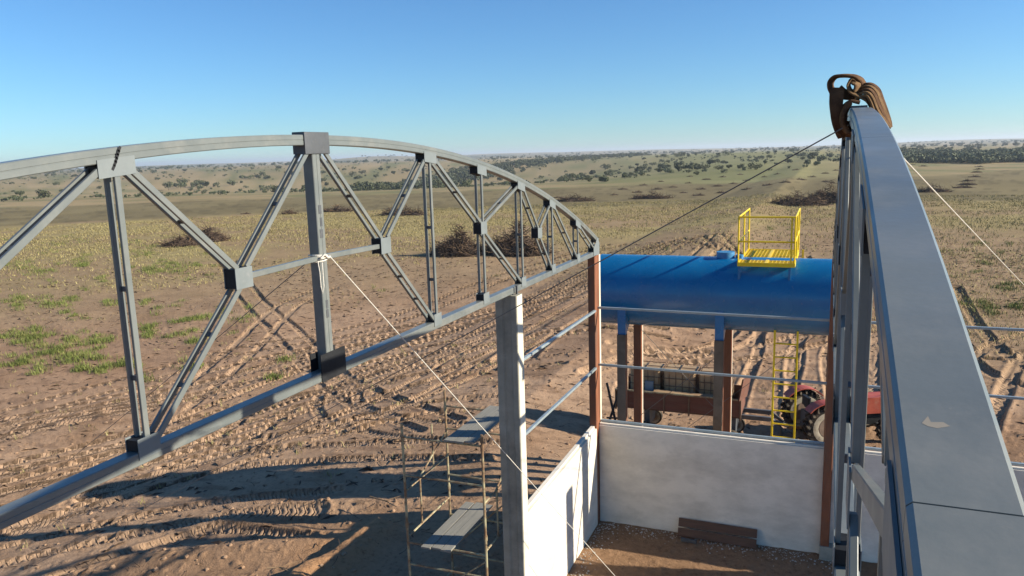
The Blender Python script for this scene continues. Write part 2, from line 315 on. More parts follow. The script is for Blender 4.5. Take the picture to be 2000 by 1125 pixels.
trng = random.Random(5)
for k in range(9):      # older, shallower passes sweeping the same way
    dy = trng.uniform(-40, 170); b_ = trng.uniform(-30, 30)
    TR0 = len(TR); track([G(1280 + b_, 470 + dy * .25), G(1040, 560 + dy * .6 + b_), G(760, 650 + dy * .85), G(420, 740 + dy + b_ * .6), G(60, 830 + dy * 1.1), G(-140, 890 + dy * 1.1)], w=trng.choice([.3, .36, .42]), dep=trng.uniform(.03, .055), lug=.012, pitch=trng.choice([.13, .17, .2]), gauge=trng.choice([1.5, 1.7, 1.9]))
def ground_h(x, y, fine=True):
    z = base_h(x, y); d = np.hypot(x, y)
    near = 1 - sst(60, 110, d)
    z = z + fbm(x / 5.5, y / 5.5, 3, 21) * .13 * near * np.where((y > 17.4) | (x < -5.1), 1, .25)
    # spoil ridge left of the wall
    rx = -10.15 + .25 * np.sin(y * .9)
    rid = np.where(x > rx, np.exp(-((x - rx) / .75) ** 2), np.exp(-((x - rx) / .28) ** 2)) * sst(9.0, 11.0, y) * (1 - sst(14.9, 15.7, y))
    z = z + rid * (.36 + .10 * fbm(x / .7, y / .7, 3, 3))
    # humps of graded soil further out
    hx = (x + 13.0) * .90 + (y - 13.4) * .43; hy = -(x + 13.0) * .43 + (y - 13.4) * .9
    z = z + .26 * np.exp(-(hy / .55) ** 2) * np.exp(-(hx / 3.0) ** 2) + .22 * np.exp(-((hy - 2.3) / .45) ** 2) * np.exp(-((hx - .5) / 3.2) ** 2)
    if not fine: return z
    inside = (y < 17.3) & (x > -5.0)
    tmask = np.zeros_like(x); dz = np.zeros_like(x); tph = np.zeros_like(x); tvv = np.ones_like(x)
    for Q, w, dep, lug, pitch in TR:
        lo = Q.min(0) - 1; hi = Q.max(0) + 1
        idx = np.where((x > lo[0]) & (x < hi[0]) & (y > lo[1]) & (y < hi[1]) & ~inside & (d < 90))[0]
        if len(idx) == 0: continue
        px = x[idx]; py = y[idx]
        A = Q[:-1]; B = Q[1:]; sl = np.linalg.norm(B - A, axis=1); cum = np.concatenate([[0], np.cumsum(sl)])[:-1]
        best = np.full(len(idx), 1e9); bu = np.zeros(len(idx)); bv = np.zeros(len(idx))
        for i in range(len(A)):
            t = (B[i] - A[i]) / (sl[i] + 1e-9)
            rx_ = px - A[i][0]; ry_ = py - A[i][1]
            u = rx_ * t[0] + ry_ * t[1]; v = -rx_ * t[1] + ry_ * t[0]
            uc = np.clip(u, 0, sl[i]); dd = np.hypot(u - uc, v)
            k = dd < best; best[k] = dd[k]; bu[k] = cum[i] + uc[k]; bv[k] = v[k]
        k = best < w * 1.3
        ii = idx[k]; b = best[k]; u = bu[k]; v = bv[k]
        wob = 1 + .5 * fbm(u / 2.2, np.zeros_like(u) + w * 7, 2, 31)
        inn = 1 - sst(w * .38, w * .55, b)
        berm = np.exp(-((b - w * .66) / (w * .14)) ** 2)
        ph = (u + .55 * np.abs(v)) / pitch; saw = np.abs((ph % 1) - .5) * 2
        lz = -lug * (sst(.35, .65, saw)) * (np.abs(v) < w * .46)
        dz[ii] = dz[ii] * (1 - .8 * inn) + (-dep * inn * wob + lz * wob + berm * dep * .55 * wob)
        tmask[ii] = np.maximum(tmask[ii], inn)
        kk = b < w * .62; tph[ii[kk]] = ph[kk]; tvv[ii[kk]] = v[kk] / w
    z = z + dz
    clod = fbm(x / .55, y / .55, 3, 41); clod2 = fbm(x / .16, y / .16, 2, 47)
    rough = np.clip(.35 + .9 * fbm(x / 6., y / 6., 3, 53), .08, 1.0)
    rough = rough * (1 - .75 * tmask)
    z = z + near * (clod * .018 * rough + np.maximum(clod2, 0) ** 2 * .055 * rough * (1 - .6 * tmask) + clod2 * .008)
    chunks = np.maximum(fbm(x / .33, y / .33, 2, 61) - .38, 0) * .16
    z = z + chunks * near * rough * np.where(inside, .5, 1)
    return z, tmask, tph, tvv
def zone_cols(x, y, tm):
    d = np.hypot(x, y); a = np.arctan2(x, y)
    def C(c): return np.array(c)[None, :]
    def mix(A, B, t): return A + (B - A) * np.clip(t, 0, 1)[:, None]
    n1 = fbm(x / 3., y / 3., 4, 71); n2 = fbm(x / 9., y / 9., 4, 73); n3 = fbm(x / .5, y / .5, 3, 77); nb = fbm(x / 30., y / 30., 4, 79)
    c = mix(C((.30, .188, .114)), C((.395, .265, .170)), .5 + .9 * n2)
    c = mix(c, C((.24, .142, .078)), np.clip(n1 * 1.3 - .1, 0, .55)); st_ = fbm(x / 1.6 + .8 * y, y / .45 - .3 * x, 3, 87); c = mix(c, C((.20, .125, .078)), np.clip((st_ - .12) * 2.2, 0, .6) * sst(18, 26, d) * (1 - tm))
    c = mix(c, C((.41, .28, .18)), tm * .6)
    c = c * (1 + .13 * n3)[:, None]
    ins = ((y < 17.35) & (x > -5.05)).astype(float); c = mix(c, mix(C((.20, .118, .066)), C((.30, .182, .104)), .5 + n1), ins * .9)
    sp = np.exp(-((x + 10.2) / 1.1) ** 2) * sst(8, 11, y) * (1 - sst(15, 17, y)); c = mix(c, C((.40, .225, .115)), sp * .9)
    # litter-brown ground with weeds, right and far
    right = sst(.04, .16, a)
    br = sst(30, 48, d) * right + sst(46, 74, d) * (1 - right)
    dap = fbm(x / 1.1, y / .8, 4, 83)
    c = mix(c, mix(C((.235, .165, .095)), C((.33, .235, .135)), .5 + dap), br * .8)
    wig = nb * 14
    yg = sst(62, 114, d + nb * 22 + fbm(x / 11., y / 11., 3, 93) * 16) ; wav = fbm(x / 2.2, y / 2.2, 3, 91); wb = fbm(x / 14, y / 14, 3, 93)
    ygc = mix(C((.215, .165, .078)), C((.30, .24, .105)), .5 + .9 * wav); ygc = mix(ygc, C((.36, .30, .13)), .5 * wb + .15)
    c = mix(c, ygc, yg * (.22 + .68 * np.clip(wb * 2.2 + .3 + sst(100, 130, d) * .6 + wav * .6, 0, 1)))
    ol = sst(150, 158, d + nb * 7 - 22 * (1 - sst(-.75, -.35, a)))
    olc = mix(C((.155, .125, .062)), C((.215, .175, .088)), .5 + fbm(x / 9., y / 26., 4, 95)); olc = mix(olc, C((.21, .17, .09)), np.clip(nb, 0, .6))
    olc = mix(olc, C((.095, .078, .04)), np.clip(fbm(x / 2.6, y / 2.6, 3, 96) * 2 - .35, 0, .6)); c = mix(c, olc, ol)
    f1 = 262 + 130 * sst(.1, .25, a) + nb * 20
    tan = sst(-8, 8, d - f1)
    tc_ = mix(C((.265, .205, .105)), C((.335, .255, .14)), .5 + fbm(x / 60., y / 60., 4, 97)); tc_ = mix(tc_, C((.165, .16, .07)), np.clip(fbm(x / 25., y / 25., 3, 99) * 1.6 + .3, 0, 1))
    green = np.exp(-((a - pxdir(1430)) / .15) ** 2)
    tc_ = mix(tc_, mix(C((.175, .175, .072)), C((.235, .225, .10)), .5 + fbm(x / 30., y / 30., 3, 101)), green)
    c = mix(c, tc_, tan)
    farc = mix(C((.20, .17, .10)), C((.33, .27, .17)), .5 + 1.3 * fbm(x / 700., y / 260., 4, 103)); farc = mix(farc, C((.09, .095, .05)), np.clip(fbm(x / 400., y / 160., 3, 107) * 3 - .5, 0, 1))
    c = mix(c, farc, sst(1300, 2600, d))
    return np.clip(c, .01, .9)

fa = np.arange(R(-61), R(17), .0014); ca = np.arange(R(17), R(299), R(2.4)); ANG = np.concatenate([fa, ca]); NA = len(ANG)
rr = [0.6, 2, 4, 6, 8, 10, 11, 12]; d_ = 12.4
while d_ < 15000:
    rr.append(d_); d_ += max(.042, 1.1 * d_ * d_ / 6900)
    if d_ > 900: d_ += d_ * .01
RAD = np.array(rr + [15000, 17000]); NR = len(RAD)
AA, RR_ = np.meshgrid(ANG, RAD); gx = (np.sin(AA) * RR_).ravel(); gy = (np.cos(AA) * RR_).ravel()
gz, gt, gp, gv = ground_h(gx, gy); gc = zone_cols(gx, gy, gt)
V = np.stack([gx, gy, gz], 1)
i0 = np.arange((NR - 1) * NA).reshape(NR - 1, NA); i1 = np.roll(i0, -1, axis=1)
Fq = np.stack([i0, i0 + NA, i1 + NA, i1], -1).reshape(-1, 4)
me = bpy.data.meshes.new('ground'); nv = len(V); nf = len(Fq)
me.vertices.add(nv); me.vertices.foreach_set('co', V.ravel().astype(np.float32))
me.loops.add(nf * 4); me.loops.foreach_set('vertex_index', Fq.ravel().astype(np.int32))
me.polygons.add(nf); me.polygons.foreach_set('loop_start', np.arange(0, nf * 4, 4, dtype=np.int32)); me.polygons.foreach_set('loop_total', np.full(nf, 4, np.int32))
me.update(); me.validate()
ca_ = me.color_attributes.new('soil_tint', 'FLOAT_COLOR', 'POINT'); ca_.data.foreach_set('color', np.concatenate([gc, np.ones((nv, 1))], 1).ravel().astype(np.float32))
tk = me.color_attributes.new('tread', 'FLOAT_COLOR', 'POINT'); tk.data.foreach_set('color', np.stack([gp, gv, gt, np.ones(nv)], 1).ravel().astype(np.float32))
me.polygons.foreach_set('use_smooth', np.ones(nf, bool))
def ground_mat():
    m, nt, b = nodes_mat('sandy_ground'); L = nt.links
    at = ND(nt, 'ShaderNodeVertexColor'); at.layer_name = 'soil_tint'
    geo = ND(nt, 'ShaderNodeNewGeometry')
    n = ND(nt, 'ShaderNodeTexNoise', Scale=7.0, Detail=8.0, Roughness=.7); L.new(geo.outputs['Position'], n.inputs['Vector'])
    r = ramp(nt, [(.30, (.36, .33, .31)), (.46, (.90, .90, .90)), (.6, (1.05, 1.05, 1.05)), (.75, (1.3, 1.28, 1.25))]); L.new(n.outputs['Fac'], r.inputs['Fac'])
    mx = ND(nt, 'ShaderNodeMix', data_type='RGBA', blend_type='MULTIPLY'); mx.inputs['Factor'].default_value = .7
    L.new(at.outputs[0], mx.inputs['A']); L.new(r.outputs[0], mx.inputs['B']); L.new(mx.outputs['Result'], b.inputs['Base Color'])
    b.inputs['Roughness'].default_value = .95; b.inputs['Specular IOR Level'].default_value = .1
    # fine soil relief, with sharp crumbs
    n2 = ND(nt, 'ShaderNodeTexNoise', Scale=17.0, Detail=9.0, Roughness=.75); L.new(geo.outputs['Position'], n2.inputs['Vector'])
    vo = ND(nt, 'ShaderNodeTexVoronoi', Scale=21.0, feature='F1'); L.new(geo.outputs['Position'], vo.inputs['Vector'])
    # tread lugs pressed along the wheel tracks
    td = ND(nt, 'ShaderNodeVertexColor'); td.layer_name = 'tread'
    sp = ND(nt, 'ShaderNodeSeparateColor'); L.new(td.outputs[0], sp.inputs[0])
    fr = ND(nt, 'ShaderNodeMath', operation='FRACT'); L.new(sp.outputs[0], fr.inputs[0])
    tri = ND(nt, 'ShaderNodeMath', operation='PINGPONG'); tri.inputs[1].default_value = .5; L.new(fr.outputs[0], tri.inputs[0])
    sm = ND(nt, 'ShaderNodeMapRange', interpolation_type='SMOOTHSTEP'); sm.inputs['From Min'].default_value = .14; sm.inputs['From Max'].default_value = .30; L.new(tri.outputs[0], sm.inputs['Value'])
    lg = ND(nt, 'ShaderNodeMath', operation='MULTIPLY'); L.new(sm.outputs[0], lg.inputs[0]); L.new(sp.outputs[2], lg.inputs[1])
    ki = ND(nt, 'ShaderNodeMapRange'); ki.inputs['To Min'].default_value = 1.0; ki.inputs['To Max'].default_value = .45; L.new(sp.outputs[2], ki.inputs['Value'])
    b1 = ND(nt, 'ShaderNodeBump', Strength=1.0, Distance=.042); L.new(ki.outputs[0], b1.inputs['Strength']); L.new(n2.outputs['Fac'], b1.inputs['Height'])
    b2 = ND(nt, 'ShaderNodeBump', Strength=.25, Distance=.02); L.new(vo.outputs['Distance'], b2.inputs['Height']); L.new(b1.outputs[0], b2.inputs['Normal'])
    b3 = ND(nt, 'ShaderNodeBump', Strength=1.0, Distance=.075); L.new(lg.outputs[0], b3.inputs['Height']); L.new(b2.outputs[0], b3.inputs['Normal'])
    L.new(b3.outputs[0], b.inputs['Normal'])
    return m
me.materials.append(ground_mat())
go = bpy.data.objects.new('ground', me); col.objects.link(go); tag(go, kind='structure')
def gh(x, y): return float(ground_h(np.array([float(x)]), np.array([float(y)]), False)[0])
def ghA(x, y): return ground_h(np.asarray(x, float), np.asarray(y, float), False)
def ghF(x, y): return ground_h(np.asarray(x, float), np.asarray(y, float), True)[0]

# ------------------------------------------------------------------ haze
hz = MB(); hz.box(-20000, 20000, -20000, 20000, -60, 60)
mh = bpy.data.materials.new('air'); mh.use_nodes = True; nt = mh.node_tree; nt.nodes.remove(nt.nodes['Principled BSDF'])
pv = nt.nodes.new('ShaderNodeVolumePrincipled'); pv.inputs['Color'].default_value = (.80, .90, 1.0, 1); pv.inputs['Density'].default_value = 1.4e-4; pv.inputs['Anisotropy'].default_value = .2
nt.links.new(pv.outputs[0], nt.nodes['Material Output'].inputs['Volume'])
ho = hz.build('haze', mh); tag(ho, kind='stuff')

# ------------------------------------------------------------------ roof trusses
TW = .122
def drop(D): return .0202 * D * D
YK = 6.65
def ztop(y, tilt): return 9.252 - drop(y - YK) - tilt * (y - YK)
def seam_profile(w, h, c=.007, g=.004, gh_=.005):
    w /= 2; h /= 2
    return [(w, -h + c), (w, -gh_), (w - g, -gh_ * .4), (w - g, gh_ * .4), (w, gh_), (w, h - c), (w - c, h), (-w + c, h), (-w, h - c), (-w, gh_), (-w + g, gh_ * .4), (-w + g, -gh_ * .4), (-w, -gh_), (-w, -h + c), (-w + c, -h), (w - c, -h)]
def sweep_yz(mb, pts, prof):
    """profile (x, normal) swept along points (y, z) in the truss plane, x=0 centre"""
    n = len(prof); vs = []; fs = []; m = len(pts)
    for i, (y, z) in enumerate(pts):
        a = np.array(pts[max(i - 1, 0)]); b = np.array(pts[min(i + 1, m - 1)]); t = b - a; t /= np.linalg.norm(t); nn = np.array([-t[1], t[0]])
        for x, h in prof: vs.append((x, y + nn[0] * h, z + nn[1] * h))
    for i in range(m - 1):
        for k in range(n): fs.append((i * n + k, i * n + (k + 1) % n, (i + 1) * n + (k + 1) % n, (i + 1) * n + k))
    fs += [tuple(range(n - 1, -1, -1)), tuple((m - 1) * n + k for k in range(n))]
    mb.add(vs, fs)
def make_truss(xc, tilt, btilt, label):
    root = empty('roof_truss', (xc, YK, 6.69), label, 'roof truss', 'arched steel roof trusses')
    inv = lambda o: setattr(o, 'matrix_parent_inverse', Matrix.Translation((0, -YK, -6.69)))
    def part(mb, name, mat, par=root, smooth=False):
        o = mb.build(name, mat, None, smooth); o.parent = par
        if par is root: inv(o)
        return o
    H = .105; prof = seam_profile(TW, H)
    cuts = [-3.75, .945, 3.28, 6.46, 6.84, 11.4, 17.12]
    for a, b in ((0, 1), (1, 2), (2, 4), (4, 5), (5, 6)):
        y0 = cuts[a] + .0011; y1 = cuts[b] - .0011
        n = max(6, int((y1 - y0) / .22)); ys = np.linspace(y0, y1, n)
        mb = MB(); sweep_yz(mb, [(y, ztop(y, tilt) - H / 2) for y in ys], prof); part(mb, 'top_chord', M['steel'])
    zb = lambda y: 6.742 - btilt * (y - YK)
    bp = seam_profile(TW, .105)
    for y0, y1 in ((-3.85, 6.55), (6.554, 17.15)):
        mb = MB(); sweep_yz(mb, [(y, zb(y)) for y in np.linspace(y0, y1, 8)], bp); part(mb, 'bottom_chord', M['steel'])
    def plates(y0, y1, z0, z1, mat, name='gusset_plate', t=.006, skew=0.0):
        for s in (-1, 1):
            mb = MB(); x = s * (TW / 2 + t / 2 + .001); ym = (y0 + y1) / 2
            vs = [(x + dx, y, z + skew * (y - ym)) for dx in (-t / 2, t / 2) for y, z in ((y0, z0), (y1, z0), (y1, z1), (y0, z1))]
            mb.add(vs, [(3, 2, 1, 0), (4, 5, 6, 7), (0, 1, 5, 4), (1, 2, 6, 5), (2, 3, 7, 6), (3, 0, 4, 7)])
            part(mb, name, mat)
    def gbox(y0, y1, z0, z1, skew=0.0):  # black infill that paints the shade between the two gusset plates
        mb = MB(); ym = (y0 + y1) / 2; w = TW / 2 - .001; y0 += .006; y1 -= .006
        vs = [(x, y, z + skew * (y - ym)) for x in (-w, w) for y, z in ((y0, z0 + .003), (y1, z0 + .003), (y1, z1 - .003), (y0, z1 - .003))]
        mb.add(vs, [(3, 2, 1, 0), (4, 5, 6, 7), (0, 1, 5, 4), (1, 2, 6, 5), (2, 3, 7, 6), (3, 0, 4, 7)]); part(mb, 'gusset_shade_fill', M['blackplate'])
    top = [2.44, 4.07, 5.68, 7.28, 8.9]
    for D in top:
        for s in (-1, 1):
            y = YK + s * D; lo = ztop(y, tilt) - H; sl = -s * .0404 * D - tilt
            plates(y - .165, y + .165, lo - .105, lo + .030, M['gusset'], skew=sl); gbox(y - .165, y + .165, lo - .104, lo - .012, sl)
    for D in top:
        for s in (-1, 1): y = YK + s * D; plates(y - .105, y + .105, zb(y) - .005, zb(y) + .16, M['gusset']); gbox(y - .105, y + .105, zb(y) + .056, zb(y) + .15)
    # crown of the truss
    mb = MB(); mb.beam((0, YK - .205, ztop(YK, tilt) - .082), (0, YK + .205, ztop(YK, tilt) - .082), TW + .028, .22, (1, 0, 0), .004); part(mb, 'ridge_cap', M['darksteel'])
    mb = MB(); pr = seam_profile(.125, .125)
    mb.prism(np.array([0, YK - .02, zb(YK) + .05]), np.array([0, YK - .02, ztop(YK, tilt) - .19]), np.array([1., 0, 0]), np.array([0, 1., 0]), pr)
    kp = part(mb, 'king_post', M['darksteel'] if False else M['steel'])
    for zz in (7.35, 7.45, 8.2, 8.32, 8.45):
        w = MB(); w.box(.060, .066, YK - .03 - random.uniform(.0, .03), YK - .0, zz, zz + .09); wo = w.build('weld_patch', M['darksteel']); wo.parent = kp
    plates(YK - .20, YK + .24, 6.685, 6.98, M['blackplate'], 'splice_plate', .008)
    # panel nodes and web members
    mid = [(1.22, 7.97), (4.07, 7.90), (6.55, 7.56)]
    for D, z in mid:
        for s in (-1, 1): y = YK + s * D; plates(y - .11, y + .11, z - .095, z + .095, M['gusset']); gbox(y - .11, y + .11, z - .09, z + .09) if not (btilt == 0 and s == -1) else None
    xo = TW / 2 - .0135
    def web(p, q, name, w=.050, battens=(.5,)):
        p = np.array(p); q = np.array(q); d = q - p
        for s in (-1, 1):
            mb = MB(); mb.beam((s * xo, *p), (s * xo, *q), .026, w, (1, 0, 0), .003); o = part(mb, name, M['steel'])
            if s == 1:
                for t in battens:
                    c = p + d * t; u = d / np.linalg.norm(d) * .02
                    bm = MB(); bm.beam((0, *(c - u)), (0, *(c + u)), TW - .056, .012, (1, 0, 0)); bo = bm.build('batten', M['darksteel']); bo.parent = o
    for s in (-1, 1):
        P = lambda D, z: (YK + s * D, z)
        lo = lambda D: ztop(YK + s * D, tilt) - .105
        zbb = lambda D: zb(YK + s * D) + .05
        (d1, z1), (d2, z2), (d3, z3) = mid
        web(P(.10, lo(.1) - .02), P(d1 - .06, z1 + .09), 'diagonal_brace')
        web(P(d1 + .06, z1 + .09), P(2.44 - .1, lo(2.44) - .03), 'diagonal_brace')
        web(P(d1 + .05, z1 - .09), P(2.44 - .07, zbb(2.44) + .03), 'diagonal_brace', battens=(.33, .66))
        web(P(2.44, lo(2.44) - .06), P(2.44, zbb(2.44) + .04), 'web_post', battens=(.42, .75))
        web(P(2.44 + .1, lo(2.44) - .03), P(d2 - .07, z2 + .08), 'diagonal_brace')
        web(P(d2 + .07, z2 + .08), P(5.68 - .1, lo(5.68) - .02), 'diagonal_brace')
        web(P(d2 + .06, z2 - .08), P(5.68 - .07, zbb(5.68) + .03), 'diagonal_brace')
        web(P(4.07, lo(4.07) - .04), P(4.07, z2 + .095), 'web_post', battens=()); web(P(4.07, z2 - .095), P(4.07, zbb(4.07) + .03), 'web_post', battens=())
        web(P(5.68, lo(5.68) - .04), P(5.68, zbb(5.68) + .03), 'web_post')
        web(P(5.68 + .1, lo(5.68) - .05), P(d3 - .05, z3 + .09), 'diagonal_brace')
        web(P(d3 + .05, z3 + .09), P(7.28 - .08, lo(7.28) - .02), 'diagonal_brace', battens=())
        web(P(d3 + .04, z3 - .09), P(7.28 - .06, zbb(7.28) + .03), 'diagonal_brace')
        web(P(7.28, lo(7.28) - .04), P(7.28, zbb(7.28) + .03), 'web_post')
        web(P(7.28 + .1, lo(7.28) - .06), P(8.9 - .06, zbb(8.9) + .03), 'diagonal_brace')
        web(P(8.9, lo(8.9) - .05), P(8.9, zbb(8.9) + .03), 'web_post')
        web(P(8.9 + .1, lo(8.9) - .07), P(10.2, zbb(10.2) + .03), 'diagonal_brace')
        # tie rod from the king post to the first node
        mb = MB(); mb.beam((.02, *P(.05, 7.99)), (.02, *P(d1 - .1, z1 + .0)), .05, .055, (1, 0, 0), .004); part(mb, 'tie_bar', M['steel'])
        # end shoe
        y = YK + s * 10.3
        zt = ztop(YK + s * 10.33, tilt)
        for sx in (-1, 1):
            x = sx * (TW / 2 + .005); ye = YK + s * 10.5
            pl = [(ye, zb(ye) - .06), (YK + s * 10.03, zb(ye) - .03), (YK + s * 10.03, zb(ye) + .16), (YK + s * 10.24, zb(ye) + .26), (YK + s * 10.22, ztop(YK + s * 10.2, tilt) - .17), (ye - s * .14, zt - .02), (ye, zt - .17)]
            mb = MB(); n = len(pl); vs = [(x - .003, *p) for p in pl] + [(x + .003, *p) for p in pl]
            mb.add(vs, [tuple(range(n)), tuple(range(2 * n - 1, n - 1, -1))] + [(i, n + i, n + (i + 1) % n, (i + 1) % n) for i in range(n)]); part(mb, 'end_plate', M['gusset'])
        mb = MB(); mb.beam((0, YK + s * 10.4, zb(17) + .06), (0, YK + s * 10.4, zt - .2), TW - .01, .10, (1, 0, 0), .004); part(mb, 'end_post', M['steel'])
    return root
t1 = make_truss(-4.86 - TW / 2, .0014, .004, 'arched grey steel roof truss seen broadside at left, resting on the concrete post')
t2 = make_truss(.118 + TW / 2, 0.0, .0, 'grey steel roof truss seen end-on at right with a brown sling on top')
t2.rotation_euler = (0, 0, R(-.21))
# scuffs and scratches on the top of the right-hand chord
def chord_pt(px, py):
    lo_, hi_ = .3, 6.0
    f = lambda y: onY(px, py, y)[2] - ztop(y, 0)
    for _ in range(40):
        m_ = (lo_ + hi_) / 2
        if f(m_) > 0: lo_ = m_
        else: hi_ = m_
    p = onY(px, py, lo_); return (p[0], p[1], ztop(p[1], 0) + .0012)
for pl, mt, nm in (([(1800, 828), (1812, 814), (1818, 826), (1842, 826), (1856, 834), (1830, 838), (1812, 834)], 'scuff', 'paint_scuff'), ([(1902, 761), (1911, 760), (1909, 764)], 'blackplate', 'paint_scuff')):
    mb = MB(); P = [chord_pt(*q) for q in pl]; mb.add(P, [tuple(range(len(P) - 1, -1, -1))]); mb.build(nm, M[mt], t2)
# marker scribble on the left truss
mb = MB(); sx = -4.86 + .0012
for k, (x, y) in enumerate([(233, 291), (231, 298), (229, 305), (227, 312), (225, 319), (222, 327)]):
    p = onX(x, y, sx + .008); mb.beam((p[0], p[1] - .012, p[2] - .018), (p[0], p[1] + .012, p[2] + .018), .001, .022, (1, 0, 0))
sm = mb.build('marker_scribble', M['blackplate'], t1)

# ------------------------------------------------------------------ columns
def hcol(name, x0, x1, y0, y1, z0, z1, mat, label, cap=None, groove='x', gmat=None):
    root = empty(name, ((x0 + x1) / 2, (y0 + y1) / 2, z0), label, 'column', 'precast building columns')
    a, b = (x0, x1), (y0, y1); mb = MB(); c = .012
    if groove == 'y':    # shallow channel on the -y and +y faces
        w = x1 - x0; i0 = x0 + w * .36; i1 = x0 + w * .70; d = .035
        pr = [(x0 + c, y0), (i0 - .02, y0), (i0 + .01, y0 + d), (i1 - .01, y0 + d), (i1 + .02, y0), (x1 - c, y0), (x1, y0 + c), (x1, y1 - c), (x1 - c, y1), (x0 + c, y1), (x0, y1 - c), (x0, y0 + c)]
    else:
        h = y1 - y0; i0 = y0 + h * .42; i1 = y0 + h * .62; d = .012
        pr = [(x0 + c, y0), (x1 - c, y0), (x1, y0 + c), (x1, i0), (x1 - d, i0 + .015), (x1 - d, i1 - .015), (x1, i1), (x1, y1 - c), (x1 - c, y1), (x0 + c, y1), (x0, y1 - c), (x0, y0 + c)]
    mb.prism(np.array([0, 0, z0]), np.array([0, 0, z1]), np.array([1., 0, 0]), np.array([0, 1., 0]), pr)
    mb.build('shaft', mat, root)
    if cap:
        m2 = MB(); m2.box((x0 + x1) / 2 - .07, (x0 + x1) / 2 + .07, (y0 + y1) / 2 - .09, (y0 + y1) / 2 + .09, z1, z1 + .02); m2.build('bearing_plate', M['darksteel'], root)
    return root
c1 = hcol('concrete_column', -5.17, -4.775, 11.75, 12.03, -.6, 6.645, M['concrete'], 'tall grey concrete post with a sunlit edge under the left truss, beside the scaffold', groove='y')
mb = MB(); mb.box(-4.80, -4.7725, 11.772, 12.008, -.5, 6.64, .002); mb.build('painted_lit_edge', M['concrete_pale'], c1)  # paler strip: sunlight on this face put into the colour
mb = MB(); mb.box(-4.93, -4.89, 11.80, 11.97, 6.645, 6.675); mb.box(-4.83, -4.80, 11.86, 11.9, 6.66, 6.80); mb.build('anchor_plate', M['darksteel'], c1)
c2 = hcol('concrete_column', -5.10, -4.925, 17.0, 17.45, -1.2, 6.62, M['redpaint'], 'red-painted column at the far left corner of the white walls, under the left truss end', cap=True)
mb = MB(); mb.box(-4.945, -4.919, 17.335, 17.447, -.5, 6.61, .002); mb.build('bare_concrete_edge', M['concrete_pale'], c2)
c3 = hcol('concrete_column', .145, .32, 17.0, 17.45, .28, 6.62, M['redpaint'], 'red-painted column at the right end of the far white wall, under the right truss', cap=True)
mb = MB(); mb.box(.13, .40, 16.95, 17.48, -.6, .30, .01); mb.build('concrete_base', M['concrete'], c3)
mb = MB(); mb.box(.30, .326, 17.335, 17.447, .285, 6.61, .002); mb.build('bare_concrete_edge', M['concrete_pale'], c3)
hcol('concrete_column', 5.19, 5.365, 17.0, 17.45, -1.2, 6.55, M['redpaint'], 'red-painted column off to the right whose shadow crosses the left white wall', cap=True)

# ------------------------------------------------------------------ walls
def wall(label, segs, extra=None):
    root = empty('panel_wall', (segs[0][0], segs[0][2], 0), label, 'wall', 'white precast walls')
    for s in segs: mb = MB(); mb.box(*s, .006); mb.build('slab', M['wall'], root)
    return root
w1 = wall('low white precast wall on the left, running from the concrete post to the corner, sunlit', [(-5.06, -4.922, 12.032, 16.998, -.6, 2.44)])
mb = MB(); mb.box(-5.06, -4.975, 12.034, 16.998, 2.442, 2.50, .006); mb.build('top_tongue', M['wall'], w1)
w2 = wall('long white precast wall at the far side, in shade, between the two red columns', [(-4.92, .143, 17.2, 17.33, -.9, 2.46)])
mb = MB(); mb.box(-4.917, .143, 17.24, 17.329, 2.463, 2.50, .006); mb.build('top_tongue', M['wall'], w2)
w3 = wall('white precast wall to the right of the right-hand red column, behind the right truss', [(.323, 5.188, 17.2, 17.33, -.9, 2.46)])
mb = MB(); mb.box(.325, 5.187, 17.24, 17.329, 2.463, 2.50, .006); mb.build('top_tongue', M['wall'], w3)

# ------------------------------------------------------------------ girts
def girt(p, q, label, w=.06, h=.05):
    mb = MB(); p = np.array(p, float); q = np.array(q, float); d = _n(q - p); sd = np.cross(d, [0, 0, 1.0])
    # C section: web plus two lips
    mb.beam(p, q, w, h, sd, .004)
    o = mb.build('wall_girt', M['girt']); tag(o, label, 'girt', 'horizontal steel girts between the columns'); return o
girt((-4.93, 12.04, 5.38), (-4.93, 16.99, 5.33), 'upper steel girt running from the concrete post to the far left red column')
girt((-4.93, 12.04, 3.98), (-4.93, 16.99, 3.94), 'lower steel girt running from the concrete post to the far left red column')
girt((-4.92, 17.24, 5.36), (.143, 17.24, 5.33), 'steel girt crossing in front of the blue tank between the red columns')
girt((-4.92, 17.24, 3.97), (.143, 17.24, 3.94), 'steel girt below the blue tank, crossing in front of the trailer and yellow ladder')
girt((.323, 17.24, 5.32), (5.188, 17.24, 5.33), 'upper steel girt to the right of the right truss')
girt((.323, 17.24, 3.945), (5.188, 17.24, 3.945), 'lower steel girt to the right of the right truss')
girt((-4.92, 17.37, 2.53), (.143, 17.37, 2.53), 'dark steel girt lying along the top of the far white wall', .07, .05)
girt((.323, 17.37, 2.53), (5.188, 17.37, 2.53), 'steel girt along the top of the white wall right of the right truss', .07, .05)
mb = MB(); mb.box(5.2, 9.5, 17.2, 17.33, -.9, 2.46)

